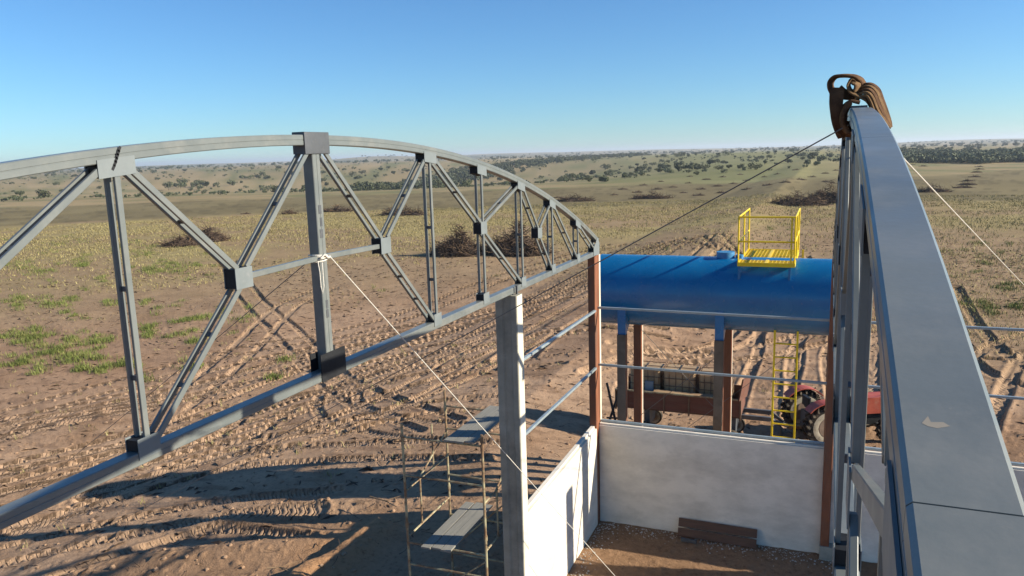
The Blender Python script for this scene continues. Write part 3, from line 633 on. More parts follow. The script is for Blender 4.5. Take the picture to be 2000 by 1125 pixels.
# ------------------------------------------------------------------ blue tank on its stand
GB = -.86
KT = 20.5 / 26.5; TY = 20.5; TR_ = 1.245 * KT; TZ = 9 - 4.88 * KT; TX0 = -7.42 * KT; TX1 = .85 * KT
tank = empty('water_tank', ((TX0 + TX1) / 2, TY, 2.9), 'large blue horizontal cylindrical tank raised on posts behind the far wall', 'tank')
prof = [(TX0 - .21, .02), (TX0 - .19, .35), (TX0 - .13, .66), (TX0 - .05, TR_ * .93), (TX0 - .012, TR_ * .985), (TX0, TR_), (TX1, TR_), (TX1 + .012, TR_ * .985), (TX1 + .05, TR_ * .93), (TX1 + .13, .66), (TX1 + .19, .35), (TX1 + .21, .02)]
L_ = TX1 - TX0
mb = MB(); mb.lathe((0, TY, TZ), (1, 0, 0), prof, 72); mb.build('shell', M['blue'], tank, True)
for k in range(1, 4):
    mb = MB(); x = TX0 + L_ * k / 4; mb.lathe((x, TY, TZ), (1, 0, 0), [(-.012, TR_ - .002), (-.006, TR_ + .0012), (.006, TR_ + .0012), (.012, TR_ - .002)], 72, False); mb.build('weld_seam', M['blue'], tank, True)
mh_ = onY(1417, 505, TY)
mb = MB(); mb.lathe((mh_[0], TY, TZ + TR_ - .06), (0, 0, 1), [(0, .23), (.20, .23)], 28); man = mb.build('manhole_neck', M['blue_light'], tank, True)
mb = MB(); mb.lathe((mh_[0], TY, TZ + TR_ + .14), (0, 0, 1), [(0, .27), (.006, .28), (.03, .28), (.036, .27)], 28); mb.build('lid', M['blue_light'], man, True)
mb = MB(); mb.tube([(mh_[0], TY, TZ + TR_ + .16), (mh_[0], TY, TZ + TR_ + .26), (mh_[0] + .04, TY, TZ + TR_ + .33)], .035, 8); mb.build('vent_pipe', M['darksteel'], man, True)
mb = MB(); mb.lathe((mh_[0] + .36, TY - .05, TZ + TR_ - .03), (0, 0, 1), [(0, .1), (.1, .1)], 16); mb.build('small_nozzle', M['blue_light'], tank, True)
SX = [-6.13 * 1.045 * KT, -2.99 * 1.045 * KT, .27]
FY = 25.25 * KT; RYY = 27.72 * KT; PT = 4.16
for k, x in enumerate(SX):
    for y in (FY + .115, RYY + .115):
        if False: continue
        s = 1 if y > TY else -1
        mb = MB(); x0 = x - .108; x1 = x + .108
        ang = math.asin(min(.97, abs(y - TY) / TR_)); zt = TZ - TR_ * math.cos(ang)
        vs = []
        for xx in (x0, x1):
            vs += [(xx, y + s * .05, PT), (xx, y - s * .09, PT), (xx, y - s * .42, TZ - TR_ * math.cos(math.asin(min(.98, abs(y - s * .42 - TY) / TR_))) + .02), (xx, y + s * .0, zt + .10), (xx, y + s * .07, zt + .16)]
        mb.add(vs, [(0, 1, 2, 3, 4), (9, 8, 7, 6, 5)] + [(i, 5 + i, 5 + (i + 1) % 5, (i + 1) % 5) for i in range(5)]); mb.build('saddle', M['blue'], tank)
# stand posts
n_ = 0
lab = ['raw concrete post under the left end of the blue tank, front row', 'red-painted post under the left end of the blue tank, rear row',
       'raw concrete post under the middle of the blue tank, front row', 'red-painted post under the middle of the blue tank, rear row', 'raw concrete post under the right end of the blue tank, front row', 'red-painted post under the right end of the blue tank, rear row']
for k, x in enumerate(SX):
    for j, y in enumerate((FY, RYY)):
        root = empty('tank_post', (x, y + .15, GB), lab[n_], 'post', 'posts carrying the blue tank'); n_ += 1
        mb = MB(); mb.box(x - .115, x + .115, y, y + .23, GB - .4, PT, .01); mb.build('shaft', M['postbrown'] if j == 0 else M['redpaint'], root)
        if j == 0: mb = MB(); mb.box(x + .10, x + .118, y + .03, y + .20, GB - .3, PT - .02); mb.build('red_side', M['redpaint'], root)
        else: mb = MB(); mb.box(x + .10, x + .118, y + .13, y + .22, GB - .3, PT - .02); mb.build('bare_edge', M['concrete_pale'], root)
def cable(pts, r, label, mat, name='guy_wire', cat='wire', sag=0.0, group=None, n=18):
    p = np.array(pts[0], float); q = np.array(pts[1], float)
    P = [p + (q - p) * t + np.array([0, 0, -4 * sag * t * (1 - t)]) for t in np.linspace(0, 1, n)]
    mb = MB(); mb.tube(P, r, 6); o = mb.build(name, mat, None, True); tag(o, label, cat, group); return o
cable(((SX[0] + .1, RYY, 3.9), (SX[1] - .1, RYY, 1.5)), .008, 'thin brace cable crossing down from left to right between the rear tank posts', M['wire'], 'brace_cable')
cable(((SX[0] + .1, RYY, 1.3), (SX[1] - .1, RYY, 3.4)), .008, 'thin brace cable rising to the right between the rear tank posts', M['wire'], 'brace_cable')
cable((onY(1594, 655, RYY), onY(1322, 850, RYY)), .007, 'thin brace cable passing behind the yellow ladder under the tank', M['wire'], 'brace_cable')

# platform on the tank
PFY = 25.45 * KT; PBY = 26.75 * KT
a = onY(1440, 513, PFY); b = onY(1553, 517, PFY); PZ = (a[2] + b[2]) / 2; PX0, PX1 = a[0], b[0]; PBY = onZ(1510, 488, PZ)[1]
plat = empty('access_platform', ((PX0 + PX1) / 2, PFY, PZ), 'yellow steel access platform with guard rails standing on top of the blue tank', 'platform')
mb = MB()
mb.beam((PX0, PFY, PZ - .03), (PX1, PFY, PZ - .03), .04, .10, (0, 1, 0)); mb.beam((PX0, PBY, PZ - .03), (PX1, PBY, PZ - .03), .04, .10, (0, 1, 0))
mb.beam((PX0 + .02, PFY + .02, PZ - .03), (PX0 + .02, PBY - .02, PZ - .03), .04, .098, (1, 0, 0)); mb.beam((PX1 - .02, PFY + .02, PZ - .03), (PX1 - .02, PBY - .02, PZ - .03), .04, .098, (1, 0, 0))
xm = PX0 + (PX1 - PX0) * .5; mb.beam((xm, PFY + .02, PZ - .01), (xm, PBY - .02, PZ - .01), .07, .05, (1, 0, 0)); mb.build('deck_frame', M['yellow'], plat)
mb = MB()
for y in np.linspace(PFY + .06, PBY - .06, 18): mb.beam((PX0 + .03, y, PZ - .005), (PX1 - .03, y, PZ - .005), .03, .03, (0, 1, 0))
for x in np.linspace(PX0 + .1, PX1 - .1, 14): mb.beam((x, PFY + .02, PZ - .004), (x, PBY - .02, PZ - .004), .018, .022, (1, 0, 0))
mb.build('grating', M['yellow'], plat)
RH = onY(1446, 424, PFY)[2] - PZ
posts = [(PX0 + .02, PFY), (PX0 + .02, (PFY + PBY) / 2), (PX0 + .02, PBY), (PX1 - .02, PFY), (PX1 - .02, (PFY + PBY) / 2), (PX1 - .02, PBY), (PX1 - .1, PFY)]
for x, y in posts: mb = MB(); mb.tube([(x, y, PZ - .05), (x, y, PZ + RH)], .021, 8); mb.build('post', M['yellow'], plat, True)
for zz in (RH, RH * .47):
    for p, q in (((PX0 + .02, PFY), (PX1 - .02, PFY)), ((PX0 + .02, PFY), (PX0 + .02, PBY)), ((PX1 - .02, PFY), (PX1 - .02, PBY))):
        mb = MB(); mb.tube([(*p, PZ + zz), (*q, PZ + zz)], .022, 8); mb.build('rail', M['yellow'], plat, True)
for x in (PX0 + .05, PX1 - .12):
    mb = MB(); mb.beam((x, PFY + .03, PZ - .06), (x, PFY + .03, PZ - .06 - .46), .06, .06, (1, 0, 0), .004); mb.build('leg', M['blue'], plat)
mb = MB(); mb.beam((PX1 + .1, PBY, PZ + .02), (PX1 + .1, PBY, PZ - .35), .05, .05, (1, 0, 0)); mb.build('leg', M['yellow'], plat)

# yellow ladder
LY = 19.98
l0 = onY(1514, 655, LY); l1 = onY(1557, 658, LY); l2 = onY(1507, 850, LY); l3 = onY(1552, 857, LY)
lad = empty('ladder', ((l2[0] + l3[0]) / 2, LY - .12, -.8), 'yellow steel ladder standing under the blue tank in front of the tractor', 'ladder')
def lp(xa, z): t = (z - 1) / 4; return (xa, LY - .12 + .12 * t, z)
XA = (l0[0] + l2[0]) / 2; XB = (l1[0] + l3[0]) / 2
for x in (XA, XB): mb = MB(); mb.beam(lp(x, -.9), lp(x, 4.43), .048, .055, (1, 0, 0), .004); mb.build('stile', M['yellow'], lad)
za = onY(1510, 696, LY)[2]; zb_ = onY(1510, 722, LY)[2]; st = za - zb_
z = za + st
while z > -.6:
    mb = MB(); mb.tube([lp(XA, z), lp(XB, z)], .020, 8); mb.build('rung', M['yellow'], lad, True); z -= st

# ------------------------------------------------------------------ wheels
def wheel(parent, c, axis, r, w, lugs, name='wheel', mat_side=None):
    ax = _n(axis); o = bpy.data.objects.new(name, None); col.objects.link(o); o.location = c; o.empty_display_size = .1
    bpy.context.view_layer.update() if False else None
    attach(o, parent)
    o.matrix_parent_inverse = parent.matrix_basis.inverted()
    mi = Matrix.Translation(c).inverted()
    def sub(mb, nm, mat, sm=True):
        q = mb.build(nm, mat, None, sm); q.parent = o; q.matrix_parent_inverse = mi; return q
    h = w / 2
    mb = MB(); mb.lathe(c, ax, [(-h * .80, r * .46), (-h, r * .60), (-h * .98, r * .74), (-h * .78, r * .90), (h * .78, r * .90), (h * .98, r * .74), (h, r * .60), (h * .80, r * .46)], 36, False)
    if lugs:
        e1 = np.cross(ax, [0, 0, 1.0]); e1 = _n(e1); e2 = np.cross(ax, e1); cc = np.array(c, float)
        for k in range(lugs):
            for s in (-1, 1):
                a0 = 2 * math.pi * (k + (.5 if s > 0 else 0)) / lugs; a1 = a0 + 2 * math.pi / lugs * .8
                f = lambda an, rad, t: cc + ax * t + rad * (math.cos(an) * e1 + math.sin(an) * e2)
                mb.beam(f(a0, r * .86, s * h * 1.0), f(a0 + (a1 - a0) * .35, r * .95, s * h * .8), .09 * r / .7, .055 * r / .7, f(a0, 1, 0) - cc); mb.beam(f(a0 + (a1 - a0) * .3, r * .945, s * h * .82), f(a1, r * .965, s * h * .06), .075 * r / .7, .055 * r / .7, f(a0, 1, 0) - cc)
    sub(mb, 'tyre', M['tyre'])
    mb = MB(); mb.lathe(c, ax, [(-h * .98, r * .47), (-h * 1.03, r * .54), (-h * 1.03, r * .64), (-h * 1.0, r * .72), (-h * .97, r * .72), (-h * .95, r * .47)], 36, False); sub(mb, 'sidewall', mat_side or M['tyreside'])
    mb = MB(); mb.lathe(c, ax, [(-h * .9, r * .475), (-h * .94, r * .43), (-h * .35, r * .38), (-h * .3, r * .22), (-h * .55, r * .2), (-h * .6, r * .08), (h * .5, r * .1), (h * .5, r * .4), (h * .86, r * .46)], 30); sub(mb, 'rim', M['rim'])
    return o
# ------------------------------------------------------------------ tractor
TH = R(27)
hub = onZ(1613, 832, GB + .74)
fw = np.array([math.cos(TH), math.sin(TH), 0]); lf = np.array([-math.sin(TH), math.cos(TH), 0])   # forward, away-side
T0 = hub + lf * .85; T0[2] = GB     # mid rear axle at ground
def TP(f, l, z): return T0 + fw * f + lf * l + np.array([0, 0, z])
tr = empty('farm_tractor', tuple(T0), 'faded red farm tractor with dusty tyres, partly hidden by the right red column', 'tractor')
for s, lug in ((-.85, 20), (.85, 20)): wheel(tr, tuple(TP(0, s, .74)), lf, .74, .42, lug)
for s in (-.72, .72): wheel(tr, tuple(TP(2.25, s, .43)), lf, .43, .26, 14)
def tbox(f0, f1, l0, l1, z0, z1, name, mat, c=.03):
    mb = MB(); mb.beam(TP((f0 + f1) / 2, (l0 + l1) / 2, z0), TP((f0 + f1) / 2, (l0 + l1) / 2, z1), f1 - f0, l1 - l0, fw, c); return mb.build(name, mat, tr)
tbox(.95, 2.75, -.30, .30, .86, 1.42, 'hood', M['tractor'], .07)
tbox(2.752, 2.80, -.26, .26, .80, 1.38, 'grille', M['cage'])
tbox(-.35, 1.0, -.28, .28, .45, .98, 'gearbox', M['darksteel'])
tbox(.9, 2.6, -.2, .2, .45, .86, 'engine', M['blackplate'])
tbox(2.1, 2.4, -.6, .6, .38, .5, 'front_axle', M['darksteel'])
tbox(-.12, .12, -.64, .64, .62, .84, 'rear_axle', M['darksteel'])
for s in (-1, 1):
    mb = MB(); arc = [R(a) for a in np.linspace(140, 40, 12)]; l0_, l1_ = (s * .60, s * 1.04)
    vs = []; fs = []
    for aa in arc:
        for rad in (.80, .83):
            for l in (l0_, l1_): vs.append(TP(math.cos(aa) * rad, l, .74 + math.sin(aa) * rad))
    for i in range(11):
        o = i * 4
        for q in ((0, 1, 5, 4), (2, 6, 7, 3), (0, 4, 6, 2), (1, 3, 7, 5)): fs.append(tuple(o + k for k in q))
    fs += [(0, 2, 3, 1), (44, 45, 47, 46)]
    mb.add(vs, fs); fd = mb.build('fender', M['tractor'], tr)
    mb = MB(); mb.beam(TP(-.38, s * .82, 1.50), TP(.42, s * .82, 1.57), .46, .03, lf, .01); mb.build('fender_top', M['whitefend'], fd)
    mb = MB(); n = 12
    vs = [TP(math.cos(aa) * .82, s * .60, .74 + math.sin(aa) * .82) for aa in arc] + [TP(math.cos(aa) * .35 + .05, s * .58, .74 + math.sin(aa) * .3) for aa in arc]
    vs += [v + lf * .012 for v in vs]
    fs = [(i, i + 1, n + i + 1, n + i) for i in range(11)] + [(2 * n + i, 3 * n + i, 3 * n + i + 1, 2 * n + i + 1) for i in range(11)]
    mb.add(vs, fs); o = mb.build('inner_guard', M['tractor'], fd)
    mb = MB(); mb.beam(TP(-.5, s * .86, 1.44), TP(-.36, s * .86, 1.56), .16, .2, lf, .03); mb.build('lamp', M['blackplate'], fd)
tbox(-.25, .2, -.25, .25, 1.08, 1.2, 'seat', M['blackplate'], .04); tbox(-.33, -.22, -.25, .25, 1.18, 1.5, 'seat_back', M['blackplate'], .04)
mb = MB(); cst = TP(.72, 0, 1.5); mb.tube([cst + .2 * (math.cos(t) * (fw * .8 + np.array([0, 0, .5])) + math.sin(t) * lf) for t in np.linspace(0, 2 * math.pi, 20, endpoint=False)], .016, 6, closed=True)
mb.tube([cst, TP(.98, 0, 1.25)], .025, 6); mb.build('steering_wheel', M['blackplate'], tr)
mb = MB(); mb.tube([TP(1.9, .1, 1.4), TP(1.9, .1, 2.0)], .035, 8); mb.build('exhaust_pipe', M['rust'], tr)
tbox(-.9, -.3, -.12, .12, .4, .52, 'drawbar', M['rust'])

# ------------------------------------------------------------------ trailer with totes
QY = 25.0
qa = onY(1203, 790, QY); qb = onY(1446, 800, QY)
QX0, QX1 = qa[0], qb[0]; zt_ = onY(1300, 769, QY)[2]; zl_ = onY(1300, 801, QY)[2]; QD = 1.7
trl = empty('farm_trailer', ((QX0 + QX1) / 2, QY + QD / 2, GB), 'rusty red low-sided farm trailer parked under the blue tank', 'trailer')
nP = 5; pw = (QX1 - QX0) / nP
for k in range(nP):
    mb = MB(); mb.box(QX0 + k * pw + .03, QX0 + (k + 1) * pw - .03, QY, QY + .03, zl_, zt_, .004); mb.build('side_board', M['trailer'], trl)
    mb = MB(); mb.box(QX0 + k * pw + .03, QX0 + (k + 1) * pw - .03, QY + QD - .03, QY + QD, zl_, zt_, .004); mb.build('side_board', M['trailer'], trl)
for k in range(nP + 1):
    mb = MB(); x = QX0 + k * pw; mb.box(x - .025, x + .025, QY - .03, QY + .035, zl_ - .12, zt_ + .01); mb.build('stake', M['cage'], trl)
for x in (QX0, QX1): mb = MB(); mb.box(x - .03, x + .0, QY + .04, QY + QD - .04, zl_, zt_); mb.build('end_board', M['trailer'], trl)
mb = MB(); mb.box(QX0, QX1, QY + .03, QY + QD - .03, zl_ - .06, zl_ - .002); mb.build('floor', M['wood'], trl)
mb = MB(); mb.beam((QX0 - .02, QY - .04, zt_ + .02), (QX1, QY - .04, zt_ + .02), .04, .05, (0, 1, 0)); mb.build('top_rail', M['rust'], trl)
mb = MB()
for yy in (QY + .5, QY + QD - .5): mb.beam((QX0, yy, zl_ - .14), (QX1 + .9, yy + (.45 if yy < QY + 1 else -.45) * 0, zl_ - .14), .1, .14, (0, 1, 0))
mb.build('chassis_beam', M['darksteel'], trl)
mb = MB(); mb.beam((QX1 + .9, QY + .5, zl_ - .14), TP(-.85, 0, .46), .09, .09, (0, 1, 0)); mb.beam((QX1 + .9, QY + QD - .5, zl_ - .14), TP(-.85, 0, .46), .09, .09, (0, 1, 0)); mb.build('drawbar', M['darksteel'], trl)
wc = onZ(1436, 838, GB + .33)
for yy in (QY + .1, QY + QD - .1):
    for xx in (QX0 + 1.0, QX1 - .28): wheel(trl, (xx, yy, GB + .33), (0, 1, 0), .33, .2, 0)
for xx in (QX0 + 1.0, QX1 - .28):
    mb = MB(); mb.box(xx - .03, xx + .03, QY + .1, QY + QD - .1, GB + .27, GB + .39); mb.build('axle', M['darksteel'], trl)
    mb = MB(); mb.box(xx - .1, xx + .1, QY + .4, QY + QD - .4, GB + .392, zl_ - .212); mb.build('axle_mount', M['darksteel'], trl)
def tote(x0, x1, label, mat, z1):
    y0 = QY + .5; y1 = y0 + 1.0; z0 = zl_ + .01
    o = empty('caged_tote', ((x0 + x1) / 2, (y0 + y1) / 2, z0), label, 'tote tank', 'caged plastic tote tanks on the trailer')
    mb = MB(); mb.box(x0 + .03, x1 - .03, y0 + .03, y1 - .03, z0 + .14, z1 - .03, .06); bd = mb.build('bottle', mat, o)
    mb = MB(); mb.lathe(((x0 + x1) / 2, (y0 + y1) / 2, z1 - .031), (0, 0, 1), [(0, .09), (.04, .09), (.05, .08)], 16); mb.build('cap', M['blackplate'], bd)
    mb = MB(); mb.box(x0, x1, y0, y1, z0, z0 + .13); mb.build('pallet', M['wood'], o)
    mb = MB()
    for z in np.linspace(z0 + .16, z1, 5):
        for p, q in (((x0, y0), (x1, y0)), ((x1, y0), (x1, y1)), ((x0, y1), (x1, y1)), ((x0, y0), (x0, y1))): mb.tube([(*p, z), (*q, z)], .014, 5)
    for t in np.linspace(0, 1, 6):
        for y in (y0, y1): mb.tube([(x0 + (x1 - x0) * t, y, z0 + .12), (x0 + (x1 - x0) * t, y, z1)], .013, 5)
        for x in (x0, x1): mb.tube([(x, y0 + (y1 - y0) * t, z0 + .12), (x, y0 + (y1 - y0) * t, z1)], .013, 5)
    mb.tube([(x0, (y0 + y1) / 2, z1), (x1, (y0 + y1) / 2, z1)], .014, 5); mb.tube([((x0 + x1) / 2, y0, z1), ((x0 + x1) / 2, y1, z1)], .014, 5)
    mb.build('cage', M['cage'], o)
zz1 = zl_ + 1.24
e = lambda x: onY(x, 750, QY + .5)[0]
tote(e(1229), e(1291) - .02, 'caged dusty tote tank at the left end of the trailer', M['tote'], zz1)
tote(e(1294), e(1359), 'caged dusty tote tank in the middle of the trailer', M['tote'], zz1)
tote(e(1363), e(1427), 'caged dusty tote tank at the right end of the trailer', M['tote'], zz1 - .06)
mb = MB(); bx = e(1262); mb.box(bx - .02, bx + .27, QY + .38, QY + .46, zl_ + .35, zl_ + .84, .01); o = mb.build('grey_sheet', M['grey_tote']); tag(o, 'pale grey sheet leaning against the left tote tank on the trailer', 'sheet')
mb = MB(); mb.beam((QX0 + 1.3, QY + .12, zt_ + .03), (QX0 + 3.3, QY + .25, zt_ - .02), .26, .035, (0, 1, 0)); o = mb.build('loose_board', M['paletwig']); tag(o, 'pale loose board lying along the near side of the trailer', 'board')
mb = MB(); jx = onY(1196, 760, 24.5)[0]
mb.beam((jx - .35, 24.5, GB), (jx + .25, 24.8, 1.15), .07, .07); mb.beam((jx + .3, 24.4, GB), (jx - .3, 24.9, 1.1), .07, .07); mb.beam((jx - .2, 24.45, .0), (jx + .2, 24.52, .0), .05, .05); mb.beam((jx + .35, 24.8, GB), (jx + .2, 24.9, 1.0), .06, .06)
o = mb.build('folding_trestle', M['blackplate']); tag(o, 'dark crossed trestle legs standing at the left end of the trailer', 'trestle')
# tailgate at the right end
mb = MB(); p = onY(1436, 735, QY + .3); mb.beam((QX1 + .04, QY + .2, zt_), (QX1 + .16, QY + .25, zt_ + .72), .9, .05, (.2, 1, 0)); mb.build('raised_tailgate', M['trailer'], trl)

# ------------------------------------------------------------------ scaffold
SXA, SXC, SYA, SYB = -6.93, -5.35, 11.40, 13.10
sc = empty('scaffold_tower', (SXA, SYA, 0), 'rusty tube scaffold tower standing beside the concrete post', 'scaffold')
def up(x, y, z1, name='upright'): mb = MB(); mb.tube([(x, y, gh(x, y) - .1), (x, y, 2.3), (x, y, z1)], .024, 8); mb.build(name, M['rust'], sc, True)
up(SXA, SYA, 4.30); up(SXC, SYA, 4.26); up(SXA, SYB, 4.40); up(SXC, SYB, 4.30)
def rail(p, q, r=.019, name='rail'): mb = MB(); mb.tube([p, q], r, 6); mb.build(name, M['rust'], sc, True)
for z in (4.04, 3.31, 2.0, 1.57, .6): rail((SXA, SYA, z), (SXC, SYA, z + .01))
for z in (4.07, 3.60, 2.62, 1.75, .9): rail((SXA, SYB, z), (SXC, SYB, z))
for x in (SXA, SXC):
    for z in (3.0, 2.1, .5): rail((x, SYA, z), (x, SYB, z + .02))
    for y, a0, a1 in ((SYA + .55, 2.12, 3.0), (SYA + 1.1, 3.02, 3.9)): rail((x, y, a0), (x, y, a1), .017, 'strut')
    rail((x, SYA + .5, 3.02), (x, SYB, 3.55), .017, 'strut')
rail((SXA, SYA, .7), (SXC, SYA, 1.9), .016, 'brace'); rail((SXA, SYB, 1.0), (SXC, SYB, 2.5), .016, 'brace')
for x, y in ((SXA, SYA), (SXC, SYA), (SXA, SYB), (SXC, SYB)):
    for z in (4.02, 2.35): mb = MB(); mb.tube([(x, y, z - .05), (x, y, z + .05)], .034, 8); mb.build('coupler', M['rust'], sc)
def planks(x0, x1, y0, y1, z, n, labs):
    w = (x1 - x0) / n
    for k in range(n):
        mb = MB(); dy = random.uniform(-.05, .05)
        mb.beam((x0 + w * (k + .5), y0 + dy, z + .02 + .004 * k), (x0 + w * (k + .5) + random.uniform(-.015, .015), y1 + dy, z + .02 + .004 * k), w - .012, .032, (1, 0, 0), .003)
        o = mb.build('scaffold_plank', M['plank']); tag(o, labs[k], 'plank', 'grey boards decking the scaffold')
planks(-6.58, -5.98, 11.28, 13.2, 1.77 + .25, 3, ['leftmost of the three grey boards on the lower scaffold deck', 'middle of the three grey boards on the lower scaffold deck', 'rightmost of the three grey boards on the lower scaffold deck'])
planks(-6.05, -5.47, 11.3, 13.25, 4.085, 3, ['leftmost of the three grey boards on the upper scaffold deck', 'middle of the three grey boards on the upper scaffold deck', 'rightmost of the three grey boards on the upper scaffold deck'])

# ------------------------------------------------------------------ ropes and wires
kx = -4.86
cable(((kx + .02, 6.72, 7.99), onZ(1222, 1148, .02)), .0058, 'pale rope running from the king post of the left truss down to the floor inside', M['rope'], 'guy_rope', 'rope', .01)
cable(((.11, 5.5, 9.12), onZ(60, 1107, -.9)), .0045, 'thin wire from the sling on the right truss down to the ground at lower left', M['wire'], 'guy_wire', 'wire', .05, n=30)
cable(((kx - .13, 6.6, 7.98), onZ(30, 982, -.9)), .005, 'thin wire from the left truss king post down to the sandy ground at left', M['wire'], 'guy_wire', 'wire', .04)
cable(((.255, 5.9, 9.13), onZ(2110, 670, -.85)), .0062, 'pale rope running down to the right from the sling on the right truss', M['rope'], 'guy_rope', 'rope', .02, n=30)
mb = MB()
for k in range(4): mb.tube([(kx - .067 + .088 * math.cos(t) * (1.0 + .02 * k), 6.63 + .088 * math.sin(t) * (1.0 + .02 * k), 7.965 + .016 * k + .012 * math.sin(t + k)) for t in np.linspace(0, 2 * math.pi, 18, endpoint=False)], .009, 5, closed=True)
mb.tube([(kx + .0, 6.53, 7.97), (kx + .015, 6.53, 7.85), (kx + .01, 6.54, 7.70), (kx + .02, 6.55, 7.62), (kx + .03, 6.56, 7.70), (kx + .03, 6.56, 7.95)], .006, 5)
mb.tube([(kx + .02, 6.56, 7.99), (kx + .04, 6.60, 8.03), (kx + .035, 6.66, 7.99), (kx + .02, 6.72, 7.99)], .012, 6)
o = mb.build('rope_knot', M['rope'], None, True); tag(o, 'pale rope tied round the king post of the left truss', 'rope')
# webbing sling bundle on the crown of the right truss
sl = empty('lifting_sling', (.18, 5.6, 9.2), 'brown webbing sling knotted over the crown of the right truss', 'sling')
def cp(x, y, Y): return onY(1580 + x / 5.625, 130 + y / 5.625, Y)
def smooth(P, n=8):
    P = np.array(P, float); E = np.vstack([2 * P[0] - P[1], P, 2 * P[-1] - P[-2]]); Q = []
    for i in range(1, len(E) - 2):
        for t in np.linspace(0, 1, n, endpoint=False):
            p0, p1, p2, p3 = E[i - 1], E[i], E[i + 1], E[i + 2]
            Q.append(.5 * ((2 * p1) + (-p0 + p2) * t + (2 * p0 - 5 * p1 + 4 * p2 - p3) * t * t + (-p0 + 3 * p1 - 3 * p2 + p3) * t ** 3))
    Q.append(E[-2]); return Q
def sling_part(name, pts, wdir, w, t, mat, Y=5.6):
    P = smooth([cp(p[0], p[1], Y + (p[2] if len(p) > 2 else 0)) for p in pts]); mb = MB(); mb.strap(P, wdir, w, t); mb.build(name, mat, sl, True)
sling_part('strap_loop', [(262, 300, .02), (232, 230, .0), (236, 160, -.02), (290, 108, -.03), (380, 95, -.03), (490, 105, -.02), (560, 140, 0), (600, 190, .03), (640, 260, .06)], (.5, 1, .1), .055, .016, M['sling'])
sling_part('strap_loop', [(262, 250, .03), (250, 190, .02), (290, 128, .0), (380, 112, .0), (480, 118, .02), (545, 150, .03), (590, 210, .05)], (.4, 1, .1), .05, .012, M['sling'])
sling_part('hanging_strap', [(318, 232, -.06), (312, 330, -.07), (302, 450, -.07), (310, 560, -.06), (340, 670, -.04), (385, 760, -.01), (420, 700, .02), (440, 600, .03)], [(1, .25, .1)] * 50 + [(1, .5, .3)] * 30, .078, .010, M['sling'])
sling_part('hanging_strap', [(250, 250, -.05), (246, 420, -.05), (270, 580, -.04), (320, 700, -.02), (380, 772, .0)], (.3, 1, .1), .06, .012, M['sling'])
sling_part('strap_fold', [(320, 250, .02), (380, 300, .03), (450, 310, .04), (520, 300, .05)], (.2, .3, 1), .07, .02, M['sling'])
sling_part('strap_loop', [(520, 330, .05), (540, 220, .0), (505, 160, -.02), (460, 160, -.04), (438, 215, -.05), (470, 280, -.06), (560, 325, -.06), (640, 370, -.05), (690, 440, -.02)], (.3, 1, .25), .062, .014, M['sling2'])
sling_part('strap_loop', [(500, 170, -.03), (530, 210, -.04), (510, 280, -.04)], (.4, 1, .3), .08, .02, M['sling2'])
for k, (dx, dy, dd) in enumerate([(0, 0, 0), (-22, 34, -.03), (-40, 66, -.05), (18, -26, .03), (-60, 100, -.06)]):
    sling_part('coil_strand', [(540 + dx * .3, 270 + dy, dd + .02), (590 + dx * .3, 225 + dy, dd), (670 + dx * .5, 222 + dy, dd - .01), (740 + dx, 280 + dy, dd - .01), (785 + dx, 390 + dy, dd), (830 + dx * .8, 500 + dy * .8, dd), (872 + dx * .6, 610 + dy * .3, dd + .01), (893, 670, dd + .02)], (.6, 1, .2), .038, .016, M['sling2'] if k % 2 == 0 else M['sling'])
for k, (dx, dd) in enumerate([(0, 0), (20, -.05), (42, -.10)]):
    sling_part('coil_strand', [(560, 395, dd), (470, 380, dd), (395 + dx, 430, dd), (352 + dx, 520, dd), (345 + dx, 610, dd), (375 + dx, 690, dd), (430 + dx * .5, 720, dd), (500, 690, dd + .05)], (.35, 1, .1), .06, .02, M['sling'] if k != 1 else M['sling2'])

# ------------------------------------------------------------------ board on the floor, rubble
mb = MB(); a = onY(1324, 1040, 17.0); b = onY(1477, 1062, 17.0)
for zc, lb in ((.105, 'lower of two brown timber boards leaning at the foot of the far white wall'), (.305, 'upper of two brown timber boards leaning at the foot of the far white wall')):
    mb = MB(); mb.beam((a[0], 16.96 + zc * .5, zc), (b[0] + .01 * zc, 16.96 + zc * .5, zc - .01), .05, .192, (0, 1, -.45), .006); o = mb.build('timber_board', M['wood']); tag(o, lb, 'board')
mb = MB(); a = onZ(1343, 1054, .06); mb.beam((a[0] - .15, a[1], .05), (a[0] + .2, a[1] - .03, .05), .08, .06, None, .005); o = mb.build('steel_offcut', M['darksteel']); tag(o, 'short dark steel offcut on the floor beside the timber board', 'offcut')

def icorock(mb, c, r):
    t = (1 + 5 ** .5) / 2
    vs = [(-1, t, 0), (1, t, 0), (-1, -t, 0), (1, -t, 0), (0, -1, t), (0, 1, t), (0, -1, -t), (0, 1, -t), (t, 0, -1), (t, 0, 1), (-t, 0, -1), (-t, 0, 1)]
    fs = [(0, 11, 5), (0, 5, 1), (0, 1, 7), (0, 7, 10), (0, 10, 11), (1, 5, 9), (5, 11, 4), (11, 10, 2), (10, 7, 6), (7, 1, 8), (3, 9, 4), (3, 4, 2), (3, 2, 6), (3, 6, 8), (3, 8, 9), (4, 9, 5), (2, 4, 11), (6, 2, 10), (8, 6, 7), (9, 8, 1)]
    s = r / 1.9; mb.add([(c[0] + x * s * random.uniform(.6, 1.3), c[1] + y * s * random.uniform(.6, 1.3), c[2] + z * s * random.uniform(.4, .9)) for x, y, z in vs], fs)
mb = MB()
for k in range(900):
    if k < 550: x = random.uniform(-4.8, 0.5); y = 17.15 - abs(random.gauss(0, .28)) 
    else: x = -4.88 + abs(random.gauss(0, .25)); y = random.uniform(12.2, 17.1)
    icorock(mb, (x, y, gh(x, y) + .005), random.choice([.008, .010, .012, .016, .024]))
